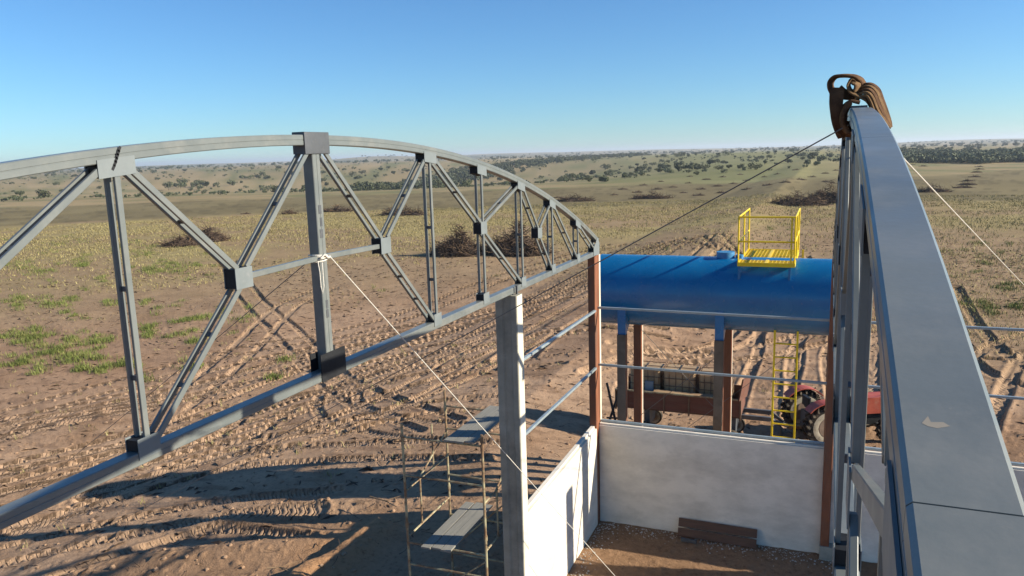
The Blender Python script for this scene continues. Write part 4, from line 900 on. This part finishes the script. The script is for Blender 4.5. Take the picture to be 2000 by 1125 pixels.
o = mb.build('rubble', M['pebble']); tag(o, 'pale gravel and mortar crumbs along the foot of the walls', 'rubble', kind='stuff')
# soil clods on the churned ground
mb = MB()
N = 1500; r0 = rng.uniform(15, 42, N); an = rng.uniform(R(-58), R(14), N); X = np.sin(an) * r0; Y = np.cos(an) * r0; ok = (X < -5.4) | (Y > 17.8)
X = X[ok]; Y = Y[ok]; Z = ghF(X, Y)
for x, y, z in zip(X, Y, Z): icorock(mb, (x, y, z + .01), random.choice([.02, .03, .03, .045, .06, .08]))
msoil = weathered('clod_soil', (.26, .165, .10), (.36, .24, .155), rough=.95, scale=1.5, bump=.2, spec=.1)
o = mb.build('soil_clods', msoil); tag(o, 'loose clods of sandy soil on the churned ground', 'soil', kind='stuff')

# ------------------------------------------------------------------ vegetation
def blades(name, P, Z, hmin, hmax, wid, nb, spread, mat, label, cat, lean=.5):
    n = len(P); k = n * nb
    base = np.repeat(np.stack([P[:, 0], P[:, 1], Z], 1), nb, 0); base[:, :2] += rng.normal(0, spread, (k, 2))
    h = rng.uniform(hmin, hmax, k); an = rng.uniform(0, 2 * math.pi, k); dirx = np.cos(an); diry = np.sin(an)
    ln = rng.uniform(.1, 1, k) * lean * h; w = wid * rng.uniform(.6, 1.4, k)
    a = base.copy(); a[:, 0] -= diry * w; a[:, 1] += dirx * w; b = base.copy(); b[:, 0] += diry * w; b[:, 1] -= dirx * w
    m_ = base + np.stack([dirx * ln * .4, diry * ln * .4, h * .65], 1); c = m_.copy(); c[:, 0] += diry * w * .7; c[:, 1] -= dirx * w * .7; d = m_.copy(); d[:, 0] -= diry * w * .7; d[:, 1] += dirx * w * .7
    t = base + np.stack([dirx * ln, diry * ln, h], 1)
    V = np.stack([a, b, c, d, t], 1).reshape(-1, 3); i = np.arange(k) * 5
    lv = np.stack([i, i + 1, i + 2, i + 3, i + 3, i + 2, i + 4], 1).ravel()
    me = bpy.data.meshes.new(name); me.vertices.add(len(V)); me.vertices.foreach_set('co', V.ravel().astype(np.float32))
    me.loops.add(len(lv)); me.loops.foreach_set('vertex_index', lv.astype(np.int32)); me.polygons.add(2 * k)
    ls = np.stack([np.arange(k) * 7, np.arange(k) * 7 + 4], 1).ravel(); lt = np.tile([4, 3], k)
    me.polygons.foreach_set('loop_start', ls.astype(np.int32)); me.polygons.foreach_set('loop_total', lt.astype(np.int32)); me.update(); me.validate(); me.materials.append(mat)
    o = bpy.data.objects.new(name, me); col.objects.link(o); tag(o, label, cat, kind='stuff'); return o
# green patches at left (centre px, px radii)
pts = []
for cx, cy, rx, ry, n in [(70, 525, 60, 16, 260), (150, 515, 40, 9, 130), (350, 525, 62, 12, 420), (290, 525, 30, 6, 80), (90, 590, 62, 15, 260), (60, 660, 60, 13, 240), (110, 690, 60, 18, 260), (190, 665, 26, 10, 60), (180, 665, 30, 14, 70), (205, 715, 60, 13, 200), (290, 645, 20, 10, 110), (375, 620, 42, 14, 150), (350, 653, 22, 7, 60), (20, 715, 36, 12, 90), (380, 430, 30, 8, 40), (465, 600, 30, 14, 50), (120, 475, 80, 14, 160), (300, 490, 60, 10, 110), (30, 590, 20, 12, 50), (250, 470, 90, 14, 90), (210, 590, 26, 8, 50), (470, 625, 26, 10, 24), (1980, 560, 30, 10, 60), (1955, 610, 30, 12, 50), (1905, 595, 24, 6, 40), (1985, 600, 14, 10, 50), (1900, 520, 40, 14, 40), (1960, 470, 40, 12, 50), (1520, 445, 30, 10, 40), (1305, 485, 16, 4, 8), (960, 540, 8, 5, 6), (730, 560, 12, 8, 10), (545, 530, 40, 12, 10)] + [(random.uniform(-20, 560), random.uniform(450, 745), random.uniform(6, 34), random.uniform(3, 8), random.randint(6, 40)) for _ in range(46)] + [(random.uniform(1840, 2040), random.uniform(470, 640), random.uniform(6, 24), random.uniform(3, 7), random.randint(5, 16)) for _ in range(12)]:
    g0 = G(cx, cy); z0 = gh(*g0)
    sub = [(random.gauss(0, rx * .55), random.gauss(0, ry * .6)) for _ in range(max(3, n // 14))]
    for _ in range(int(n * .7)):
        q = random.choice(sub); p = onZ(cx + q[0] + random.gauss(0, rx * .10 + 1), cy + q[1] + random.gauss(0, ry * .10 + .8), z0)[:2]; pts.append((p[0], p[1]))
P = np.array(pts); blades('grass', P, ghA(P[:, 0], P[:, 1]), .07, .32, .013, 9, .20, M['grass'], 'bright green grass growing in patches on the sandy ground at left', 'grass', 1.0)
# sparse weeds on bare soil
N = 1300; rr0 = np.sqrt(rng.uniform(22 ** 2, 75 ** 2, N)); an = rng.uniform(R(-59), R(15), N); P = np.stack([np.sin(an) * rr0, np.cos(an) * rr0], 1)
k = (vnoise(P[:, 0] / 7, P[:, 1] / 7, 131) > .55) & ((P[:, 1] > 31) | (P[:, 0] < -12)); P = P[k]
blades('weeds', P, ghA(P[:, 0], P[:, 1]), .05, .2, .012, 7, .10, M['dry'], 'sparse dry weeds scattered over the bare soil', 'weeds', 1.2)
# crop stubble belt
N = 36000; rr0 = np.sqrt(rng.uniform(62 ** 2, 168 ** 2, N)); an = rng.uniform(R(-59), R(16), N); P = np.stack([np.sin(an) * rr0, np.cos(an) * rr0], 1)
k = vnoise(P[:, 0] / 5, P[:, 1] / 5, 141) + .5 * vnoise(P[:, 0] / 1.3, P[:, 1] / 1.3, 142) > .5; k &= rng.uniform(0, 1, N) < sst(62, 120, rr0 + fbm(P[:, 0] / 11., P[:, 1] / 11., 3, 93) * 22); P = P[k]
blades('dry_grass', P, ghA(P[:, 0], P[:, 1]), .07, .26, .035, 4, .5, M['dry'], 'belt of yellow-green dry grass across the middle distance', 'grass', 1.1)
N = 1800; rr0 = np.sqrt(rng.uniform(44 ** 2, 84 ** 2, N)); an = rng.uniform(R(2), R(17), N); P = np.stack([np.sin(an) * rr0, np.cos(an) * rr0], 1)
blades('ground_weeds', P, ghA(P[:, 0], P[:, 1]), .05, .2, .018, 7, .25, M['dry'], 'low dry weeds on the brown ground at right', 'weeds', 1.2)
# twigs lying about
mb = MB()
N = 1700; rr0 = rng.uniform(16, 70, N); an = rng.uniform(R(-58), R(15), N); X = np.sin(an) * rr0; Y = np.cos(an) * rr0; ok = (X < -5.6) | (Y > 18); X = X[ok]; Y = Y[ok]; Z = ghA(X, Y)
for x, y, z in zip(X, Y, Z):
    l = random.uniform(.1, .5); a_ = random.uniform(0, 6.28); dx = math.cos(a_) * l; dy = math.sin(a_) * l
    mb.tube([(x, y, z + .02), (x + dx * .5 + random.uniform(-.05, .05), y + dy * .5, z + .03), (x + dx, y + dy, z + random.uniform(.0, .10))], random.uniform(.006, .014), 3, .004)
o = mb.build('twigs', M['stick']); tag(o, 'broken twigs littering the sandy ground', 'twigs', kind='stuff')
mb = MB()
N = 7500; rr0 = np.sqrt(rng.uniform(19 ** 2, 88 ** 2, N)); an = rng.uniform(R(-58), R(16), N); X = np.sin(an) * rr0; Y = np.cos(an) * rr0; ok = ((X < -7) | (Y > 24)) & (vnoise(X / 4, Y / 4, 171) > .38); X = X[ok]; Y = Y[ok]; Z = ghA(X, Y)
for x, y, z in zip(X, Y, Z):
    l = random.uniform(.08, .32); a_ = random.uniform(0, 6.28); w = random.uniform(.012, .04); dx = math.cos(a_); dy = math.sin(a_); h = random.uniform(.02, .09)
    mb.add([(x - dx * l, y - dy * l, z + .01), (x - dy * w, y + dx * w, z + h), (x + dx * l, y + dy * l, z + .01), (x + dy * w, y - dx * w, z + .005)], [(0, 3, 1), (1, 3, 2)])
o = mb.build('litter', M['stick']); tag(o, 'dark plant litter strewn over the cleared sandy field', 'litter', kind='stuff')
for pxs, lb in (([(722, 970), (752, 978), (775, 990)], 'forked pale stick lying in the shade left of the scaffold'), ([(522, 1110), (546, 1108), (568, 1117)], 'short pale stick lying near the bottom of the lit soil ridge')):
    mb = MB(); P = [onZ(x, y, .12) for x, y in pxs]; mb.tube(P, .02, 6, .008); mb.tube([P[1], P[1] + np.array([.35, -.1, .08])], .012, 5, .004); mb.tube([P[1], P[1] + np.array([.3, .3, .05])], .01, 5, .004)
    o = mb.build('stick', M['paletwig']); tag(o, lb, 'stick')

# brush piles
def heap_mesh(mb, rx, ry, h, seed):
    n, m = 26, 8; vs = []; fs = []
    for j in range(m + 1):
        t = j / m
        for i in range(n):
            a = 2 * math.pi * i / n; q = 1 + .28 * math.sin(3 * a + seed) + .18 * math.sin(7 * a + 2.1 * seed) + random.uniform(-.12, .12)
            r = (1 - t) ** .8 * q; vs.append((math.cos(a) * rx * r, math.sin(a) * ry * r, h * .72 * (t ** .7) * (1 + random.uniform(-.15, .15)) - .15))
    for j in range(m):
        for i in range(n): fs.append((j * n + i, j * n + (i + 1) % n, (j + 1) * n + (i + 1) % n, (j + 1) * n + i))
    mb.add(vs, fs)
def sticks(mb, rx, ry, h, n, r, lmin, lmax):
    for _ in range(n):
        a = random.uniform(0, 6.283); q = math.sqrt(random.random()); x = math.cos(a) * rx * q * .95; y = math.sin(a) * ry * q * .95
        lump = .65 + .5 * math.sin(x * 1.7 + 1) * math.cos(y * 2.1)
        z = max(.0, h * (1 - q ** 1.6) * lump) * random.uniform(.7, 1.05); l = random.uniform(lmin, lmax)
        d = np.array([random.gauss(0, 1), random.gauss(0, 1), abs(random.gauss(.25, .55))]); d /= np.linalg.norm(d)
        p = np.array([x, y, z]); k1 = np.array([random.uniform(-1, 1) for _ in range(3)]) * l * .16
        mb.tube([p - d * l * .3, p + d * l * .25 + k1, p + d * l * .7], random.uniform(r * .5, r), 4, r * .25)
def brush(px, py, rx, ry, h, n, label, dist=None):
    x, y = G(px, py); z = gh(x, y); o = empty('brush_pile', (x, y, z), label, 'brush pile', 'heaps of cleared brush')
    mb = MB(); heap_mesh(mb, rx * .8, ry * .8, h * .75, random.uniform(0, 6)); ob = mb.build('soil_heap', M['stick']); ob.parent = o
    mb = MB(); sticks(mb, rx, ry, h, n, .055, .6, 2.0); ob = mb.build('branches', M['stick']); ob.parent = o; ob['kind'] = 'stuff'
    mb = MB(); sticks(mb, rx * 1.05, ry, h * 1.1, int(n * .12), .035, .8, 2.4); ob = mb.build('pale_branches', M['paletwig']); ob.parent = o; ob['kind'] = 'stuff'
    return o
brush(895, 498, 3.2, 2.2, 2.8, 900, 'dark root-filled brush pile seen through the right half of the left truss, its left heap')
brush(1010, 496, 4.0, 2.6, 3.3, 1000, 'tall brush pile with bare branches seen through the thin end of the left truss')
brush(405, 470, 3.6, 2.0, 1.9, 600, 'brown brush pile beside the green grass, behind the left diagonal of the left truss')
brush(350, 480, 2.8, 1.6, 1.0, 320, 'low flat spread of branches just left of the brown brush pile')
brush(788, 420, 5.6, 2.4, 1.9, 480, 'long brush pile in the yellow grass behind the middle of the left truss')
brush(660, 413, 4.0, 1.8, 1.2, 260, 'small brush pile in the yellow grass just right of the king post')
brush(565, 418, 2.0, 1.2, .7, 110, 'little brush heap in the yellow grass just left of the king post')
brush(1122, 393, 5.2, 2.2, 1.6, 300, 'brush pile beyond the left truss end at the edge of the olive field')
brush(1272, 388, 5.2, 2.0, 1.5, 300, 'low brush pile at the olive field edge left of the yellow platform')
brush(1555, 401, 5.6, 3.0, 2.2, 700, 'large dark brush pile beyond the yellow platform, its left part')
brush(1618, 396, 4.4, 3.0, 3.4, 800, 'tall dark brush pile beside the right truss beyond the tank')
brush(1822, 375, 3.6, 2.0, 1.6, 220, 'brown brush pile just right of the right truss at the field edge')
# small heaps in rows over the olive field: three forms, copied
protos = []
for s in range(3):
    mb = MB(); heap_mesh(mb, 3.0, 1.3, .8, s * 2.0); sticks(mb, 3.2, 1.4, 1.0, 70, .06, .6, 1.6); protos.append(mb.mesh('brush_heap', M['stick']))
heaps = []; heap_objs = []
for row in ([(1200, 381), (1245, 376), (1285, 370), (1315, 366), (1345, 358), (1378, 351)], [(1335, 377), (1370, 370), (1402, 364), (1432, 359), (1458, 353), (1493, 346), (1519, 340)], [(1365, 382), (1410, 377), (1460, 370), (1500, 362), (1535, 356), (1562, 351), (1586, 346), (1612, 339)],
            [(1217, 370), (1257, 362), (1291, 355), (1348, 345), (1383, 351), (1412, 346), (1446, 341), (1555, 332)], [(1612, 355), (1633, 333)],
            [(1880, 367), (1890, 361), (1890, 354), (1904, 346), (1908, 337), (1912, 331), (1912, 326), (1846, 318), (1893, 318), (1953, 318), (1795, 317), (1782, 322), (1802, 325)], [(100, 408), (1090, 386), (480, 418)]):
    heaps += row
for k, (px, py) in enumerate(heaps):
    x, y = G(px, py, -1.2); o = bpy.data.objects.new('brush_heap', protos[k % 3]); col.objects.link(o); o.location = (x, y, gh(x, y)); s = random.uniform(.8, 1.2) * (.62 if px > 1700 else .46); o.scale = (s, s * 1.5, s * 1.25); o.rotation_euler = (0, 0, random.uniform(-.4, .4))
    heap_objs.append((o, px, py))

# trees
def crown_arrays(seed, w, h, nl, nq, q):
    g = np.random.default_rng(seed); Vs = []
    L = [(g.uniform(-.5, .5) * w, g.uniform(-.5, .5) * w, h * g.uniform(.28, .70), w * g.uniform(.24, .42)) for _ in range(nl)]
    for lx, ly, lz, lr in L:
        v = g.normal(0, 1, (nq, 3)); v /= np.linalg.norm(v, axis=1)[:, None]; c = v * lr * g.uniform(.65, 1.08, (nq, 1)) * np.array([1, 1, .72]) + np.array([lx, ly, lz])
        t1 = g.normal(0, 1, (nq, 3)); t1 /= np.linalg.norm(t1, axis=1)[:, None]; nn = v * .7 + g.normal(0, .5, (nq, 3)); t2 = np.cross(nn, t1); t2 /= np.linalg.norm(t2, axis=1)[:, None] + 1e-6
        t1 = np.cross(t2, nn); t1 /= np.linalg.norm(t1, axis=1)[:, None] + 1e-6
        s = q * g.uniform(.6, 1.4, (nq, 1))
        Vs.append(np.stack([c - t1 * s - t2 * s * .6, c + t1 * s - t2 * s * .5, c + t1 * s * .8 + t2 * s * .6, c - t1 * s * .7 + t2 * s * .7], 1).reshape(-1, 3))
    return np.concatenate(Vs)
def quads_mesh(name, V, mat):
    n = len(V) // 4; me = bpy.data.meshes.new(name); me.vertices.add(len(V)); me.vertices.foreach_set('co', V.ravel().astype(np.float32))
    me.loops.add(n * 4); me.loops.foreach_set('vertex_index', np.arange(n * 4, dtype=np.int32)); me.polygons.add(n); me.polygons.foreach_set('loop_start', np.arange(0, n * 4, 4, dtype=np.int32)); me.polygons.foreach_set('loop_total', np.full(n, 4, np.int32)); me.update(); me.materials.append(mat); return me
tp = []
for s in range(7):
    w, h = [(4.5, 4.6), (5.5, 5.0), (3.4, 4.4), (6.5, 5.2), (4.0, 3.4), (5.0, 6.0), (2.8, 3.6)][s]
    cm = quads_mesh('crown', crown_arrays(200 + s, w, h, 7 + s % 3, 46, .34), M['leaf'])
    mb = MB(); mb.tube([(0, 0, -.3), (.08, .05, h * .25), (.02, .1, h * .6)], .17, 6, .07)
    for a in (0.4, 2.4, 4.4): mb.tube([(.05, .05, h * .28), (math.cos(a) * w * .18, math.sin(a) * w * .18, h * .48), (math.cos(a) * w * .32, math.sin(a) * w * .32, h * .62)], .08, 5, .03)
    tp.append((cm, mb.mesh('trunk', M['bark'])))
ntree = [0]
def place_tree(x, y, s, k, label, group):
    o = bpy.data.objects.new('savanna_tree', None); col.objects.link(o); o.location = (x, y, gh(x, y)); o.scale = (s, s, s); o.rotation_euler = (0, 0, random.uniform(0, 6.28)); o.empty_display_size = .3
    lb_, gp_ = tree_words(x, y, s, k); tag(o, lb_, 'tree', gp_)
    for nm, m_ in zip(('crown', 'trunk'), tp[k]): c = bpy.data.objects.new(nm, m_); col.objects.link(c); c.parent = o
    ntree[0] += 1
def img_x(x, y, z):
    c = CM.T @ (np.array([x, y, z]) - _C); return c[0] / c[2] * F + CX
def tree_words(x, y, s, k):
    px = img_x(x, y, gh(x, y)); d = math.hypot(x, y)
    size = 'large' if s > 1.15 else ('small' if s < .75 else 'mid-sized')
    far = 'near' if d < 480 else ('farther' if d < 1000 else 'far-off')
    where = None
    for lim, w in ((150, 'left of the first gusset plate'), (290, 'below the first gusset plate'), (440, 'framed by the left diagonal'), (600, 'just left of the king post'), (735, 'just right of the king post'), (840, 'seen through the right truss half'), (1000, 'under the falling truss arch'), (1150, 'just right of the left truss arch'),
                   (1260, 'above the left part of the blue tank'), (1350, 'above the middle of the blue tank'), (1430, 'above the tank manhole'), (1500, 'above the left side of the yellow platform'), (1570, 'above the right side of the yellow platform'), (1660, 'close left of the right truss'), (1800, 'close right of the right truss'), (1900, 'above the row of heaps at right'), (5000, 'at the right edge')):
        if px < lim: where = w; break
    ground = 'tan slope' if px < 1090 else ('green hillside' if px < 1660 else 'pale skyline land')
    return '%s %s dark tree on the %s, %s' % (far, size, ground, where), 'trees: %s %s, %s' % (far, size, where)
for o, px, py in heap_objs:
    w = tree_words(o.location.x, o.location.y, 1.0, 0)[0].split(', ')[-1]; d = math.hypot(o.location.x, o.location.y)
    if px > 1700:
        q = sum(1 for _, a_, b_ in heap_objs if a_ > 1700 and b_ > py)
        nm = ['nearest', 'second nearest', 'third nearest', 'fourth nearest', 'fifth nearest', 'sixth nearest', 'seventh nearest'][q] if q < 7 else None
        if nm: tag(o, nm + ' dark brush heap in the file running away at far right', 'brush heap', 'brush heaps in a file at far right')
        else: tag(o, 'flat brush heap far off by the woodland, ' + w, 'brush heap', 'far heaps, ' + w)
    else:
        near = 'near' if py > 372 else ('middle' if py > 355 else 'far')
        tag(o, 'small brush heap in the %s rows, %s' % (near, w), 'brush heap', 'brush heaps, %s rows, %s' % (near, w))
LG = ('dark round tree scattered on the tan slope beyond the left truss', 'savanna trees on the tan slope at left')
RG = ('dark round tree scattered on the green hillside between the tank and the horizon', 'savanna trees on the green hillside')
FG = ('small dark tree on the pale land along the skyline at right', 'trees along the right skyline')
def hit(px, py):
    r = ray(px, py); t = 60.0
    while t < 6000:
        p = _C + r * t / math.hypot(r[0], r[1])
        if p[2] < gh(p[0], p[1]): return p
        t *= 1.012
    return None
for px, py, hp in [(30, 392, 10), (82, 388, 16), (40, 385, 11), (290, 372, 14), (330, 372, 18), (345, 368, 14), (362, 368, 13), (378, 367, 13), (392, 366, 15), (404, 367, 14), (400, 377, 7), (455, 364, 13), (475, 350, 10), (490, 350, 9), (505, 350, 10), (515, 345, 10), (522, 350, 10), (110, 365, 9), (23, 362, 6), (67, 352, 7), (92, 346, 8), (40, 350, 5), (105, 345, 6), (146, 346, 6), (128, 378, 8), (196, 370, 6), (362, 358, 6), (335, 346, 6), (300, 338, 7), (275, 338, 7), (420, 332, 6), (540, 335, 8), (545, 332, 9), (575, 345, 10), (560, 340, 6), (440, 345, 5), (510, 368, 6), (480, 368, 6), (660, 335, 9), (690, 345, 10), (708, 340, 8), (672, 335, 7), (745, 335, 8), (735, 350, 9), (655, 350, 8), (700, 350, 8), (620, 368, 8), (640, 365, 9), (555, 372, 7), (770, 342, 8), (790, 335, 7), (760, 330, 6), (880, 345, 8), (900, 335, 7), (1020, 338, 7), (1000, 345, 7), (965, 342, 6), (630, 340, 7), (650, 345, 8)]:
    p = hit(px, py)
    if p is not None:
        d = math.hypot(p[0], p[1]); k = random.randrange(7); h0 = tp[k][0]; s = hp * 1.25 / F * d / [4.6, 5.0, 4.4, 5.2, 3.4, 6.0, 3.6][k] * .84
        place_tree(p[0], p[1], min(1.35, max(.35, s)), k, *LG)
for px, py, hp in [(1221, 350, 12), (1232, 344, 8), (1252, 344, 8), (1290, 338, 9), (1307, 338, 9), (1325, 336, 15), (1338, 332, 10), (1268, 333, 8), (1283, 334, 6), (1352, 332, 12), (1362, 332, 8), (1374, 332, 12), (1362, 343, 9), (1345, 338, 6), (1404, 332, 9), (1424, 331, 9), (1415, 339, 9), (1446, 331, 11), (1474, 332, 14), (1493, 322, 9), (1503, 312, 10), (1545, 319, 8), (1540, 319, 8), (1575, 324, 12), (1583, 314, 16), (1568, 314, 8), (1596, 324, 9), (1540, 308, 7), (1595, 306, 6), (1620, 308, 10), (1633, 319, 11), (1610, 312, 7), (1385, 323, 11), (1397, 322, 12), (1414, 320, 7), (1402, 309, 7), (1435, 309, 5), (1463, 311, 6), (1480, 312, 7), (1490, 311, 7), (1292, 318, 7), (1306, 319, 7), (1330, 316, 8), (1345, 308, 6), (1360, 305, 6), (1260, 326, 7), (1275, 324, 7), (1245, 325, 6), (1540, 309, 8), (1560, 306, 6), (1500, 303, 7), (1515, 300, 6), (1182, 332, 12), (1152, 356, 13), (1180, 356, 14), (1210, 340, 6), (1230, 330, 6)]:
    p = hit(px, py)
    if p is not None:
        d = math.hypot(p[0], p[1]); k = random.randrange(7); s = hp * 1.25 / F * d / [4.6, 5.0, 4.4, 5.2, 3.4, 6.0, 3.6][k] * .84
        place_tree(p[0], p[1], min(1.35, max(.35, s)), k, *RG)
# further trees, spread at random over the same slopes
def scatter(n, d0, d1, p0, p1, lg, smin, smax):
    c = 0
    while c < n:
        d = math.exp(random.uniform(math.log(d0), math.log(d1))); a = random.uniform(pxdir(p0), pxdir(p1)); x = math.sin(a) * d; y = math.cos(a) * d
        if vnoise(np.array([x / 140.]), np.array([y / 140.]), 151)[0] < .42 and random.random() < .75: continue
        place_tree(x, y, random.uniform(smin, smax), random.randrange(7), *lg); c += 1
scatter(75, 420, 2600, -60, 1060, LG, .6, 1.25)
scatter(70, 480, 2600, 1080, 1640, RG, .6, 1.25)
scatter(30, 900, 2000, 1740, 2060, FG, .9, 1.5)
# woodland masses: many joined crowns
def wood(name, label, pl, n, smin, smax, seed):
    g = np.random.default_rng(seed); base = [crown_arrays(300 + k, 5.0, 5.0, 5, 16, .62) for k in range(5)]; out = []
    for _ in range(n):
        d, a = pl(g); x = math.sin(a) * d; y = math.cos(a) * d; s = g.uniform(smin, smax); t = g.uniform(0, 6.28); B = base[g.integers(5)]
        V = np.stack([B[:, 0] * math.cos(t) - B[:, 1] * math.sin(t), B[:, 0] * math.sin(t) + B[:, 1] * math.cos(t), B[:, 2]], 1) * s; V += np.array([x, y, gh(x, y)]); out.append(V)
    me = quads_mesh(name, np.concatenate(out), M['forest']); o = bpy.data.objects.new(name, me); col.objects.link(o); tag(o, label, 'woodland', kind='stuff')
def valley(g):
    t = g.uniform(0, 1) ; px = 690 + 560 * t + g.normal(0, 12); d = 500 + 900 * t ** 1.25 + g.normal(0, 38 + 60 * t); return d, pxdir(px)
wood('valley_woodland', 'grey-green woodland following the stream in the valley behind the left truss', valley, 900, .7, 1.25, 1)
def rightw(g):
    px = g.uniform(1745, 2080); d = 490 + 70 * vnoise(np.array([px / 40.]), np.array([.5]), 161)[0] + abs(g.normal(0, 1)) * 130 + (1760 - px) * .25 * (px < 1760); return d, pxdir(px)
wood('hillside_woodland', 'dense grey-green woodland band to the right of the right truss', rightw, 1100, .75, 1.3, 2)
def scrub(g):
    while True:
        d = math.exp(g.uniform(math.log(360), math.log(3000))); px = g.uniform(-60, 1660); a = pxdir(px); x, y = math.sin(a) * d, math.cos(a) * d
        if vnoise(np.array([x / 160.]), np.array([y / 160.]), 177)[0] > .4 or g.uniform() < .25: return d, a
wood('hillside_scrub', 'countless small bushes dotting the far slopes', scrub, 1300, .20, .5, 5)
def skyl(g): return g.uniform(1500, 4200), pxdir(g.uniform(-40, 2040))
wood('skyline_woods', 'far-off trees and thickets near the skyline', skyl, 700, .9, 1.8, 3)
print('TREES', ntree[0])
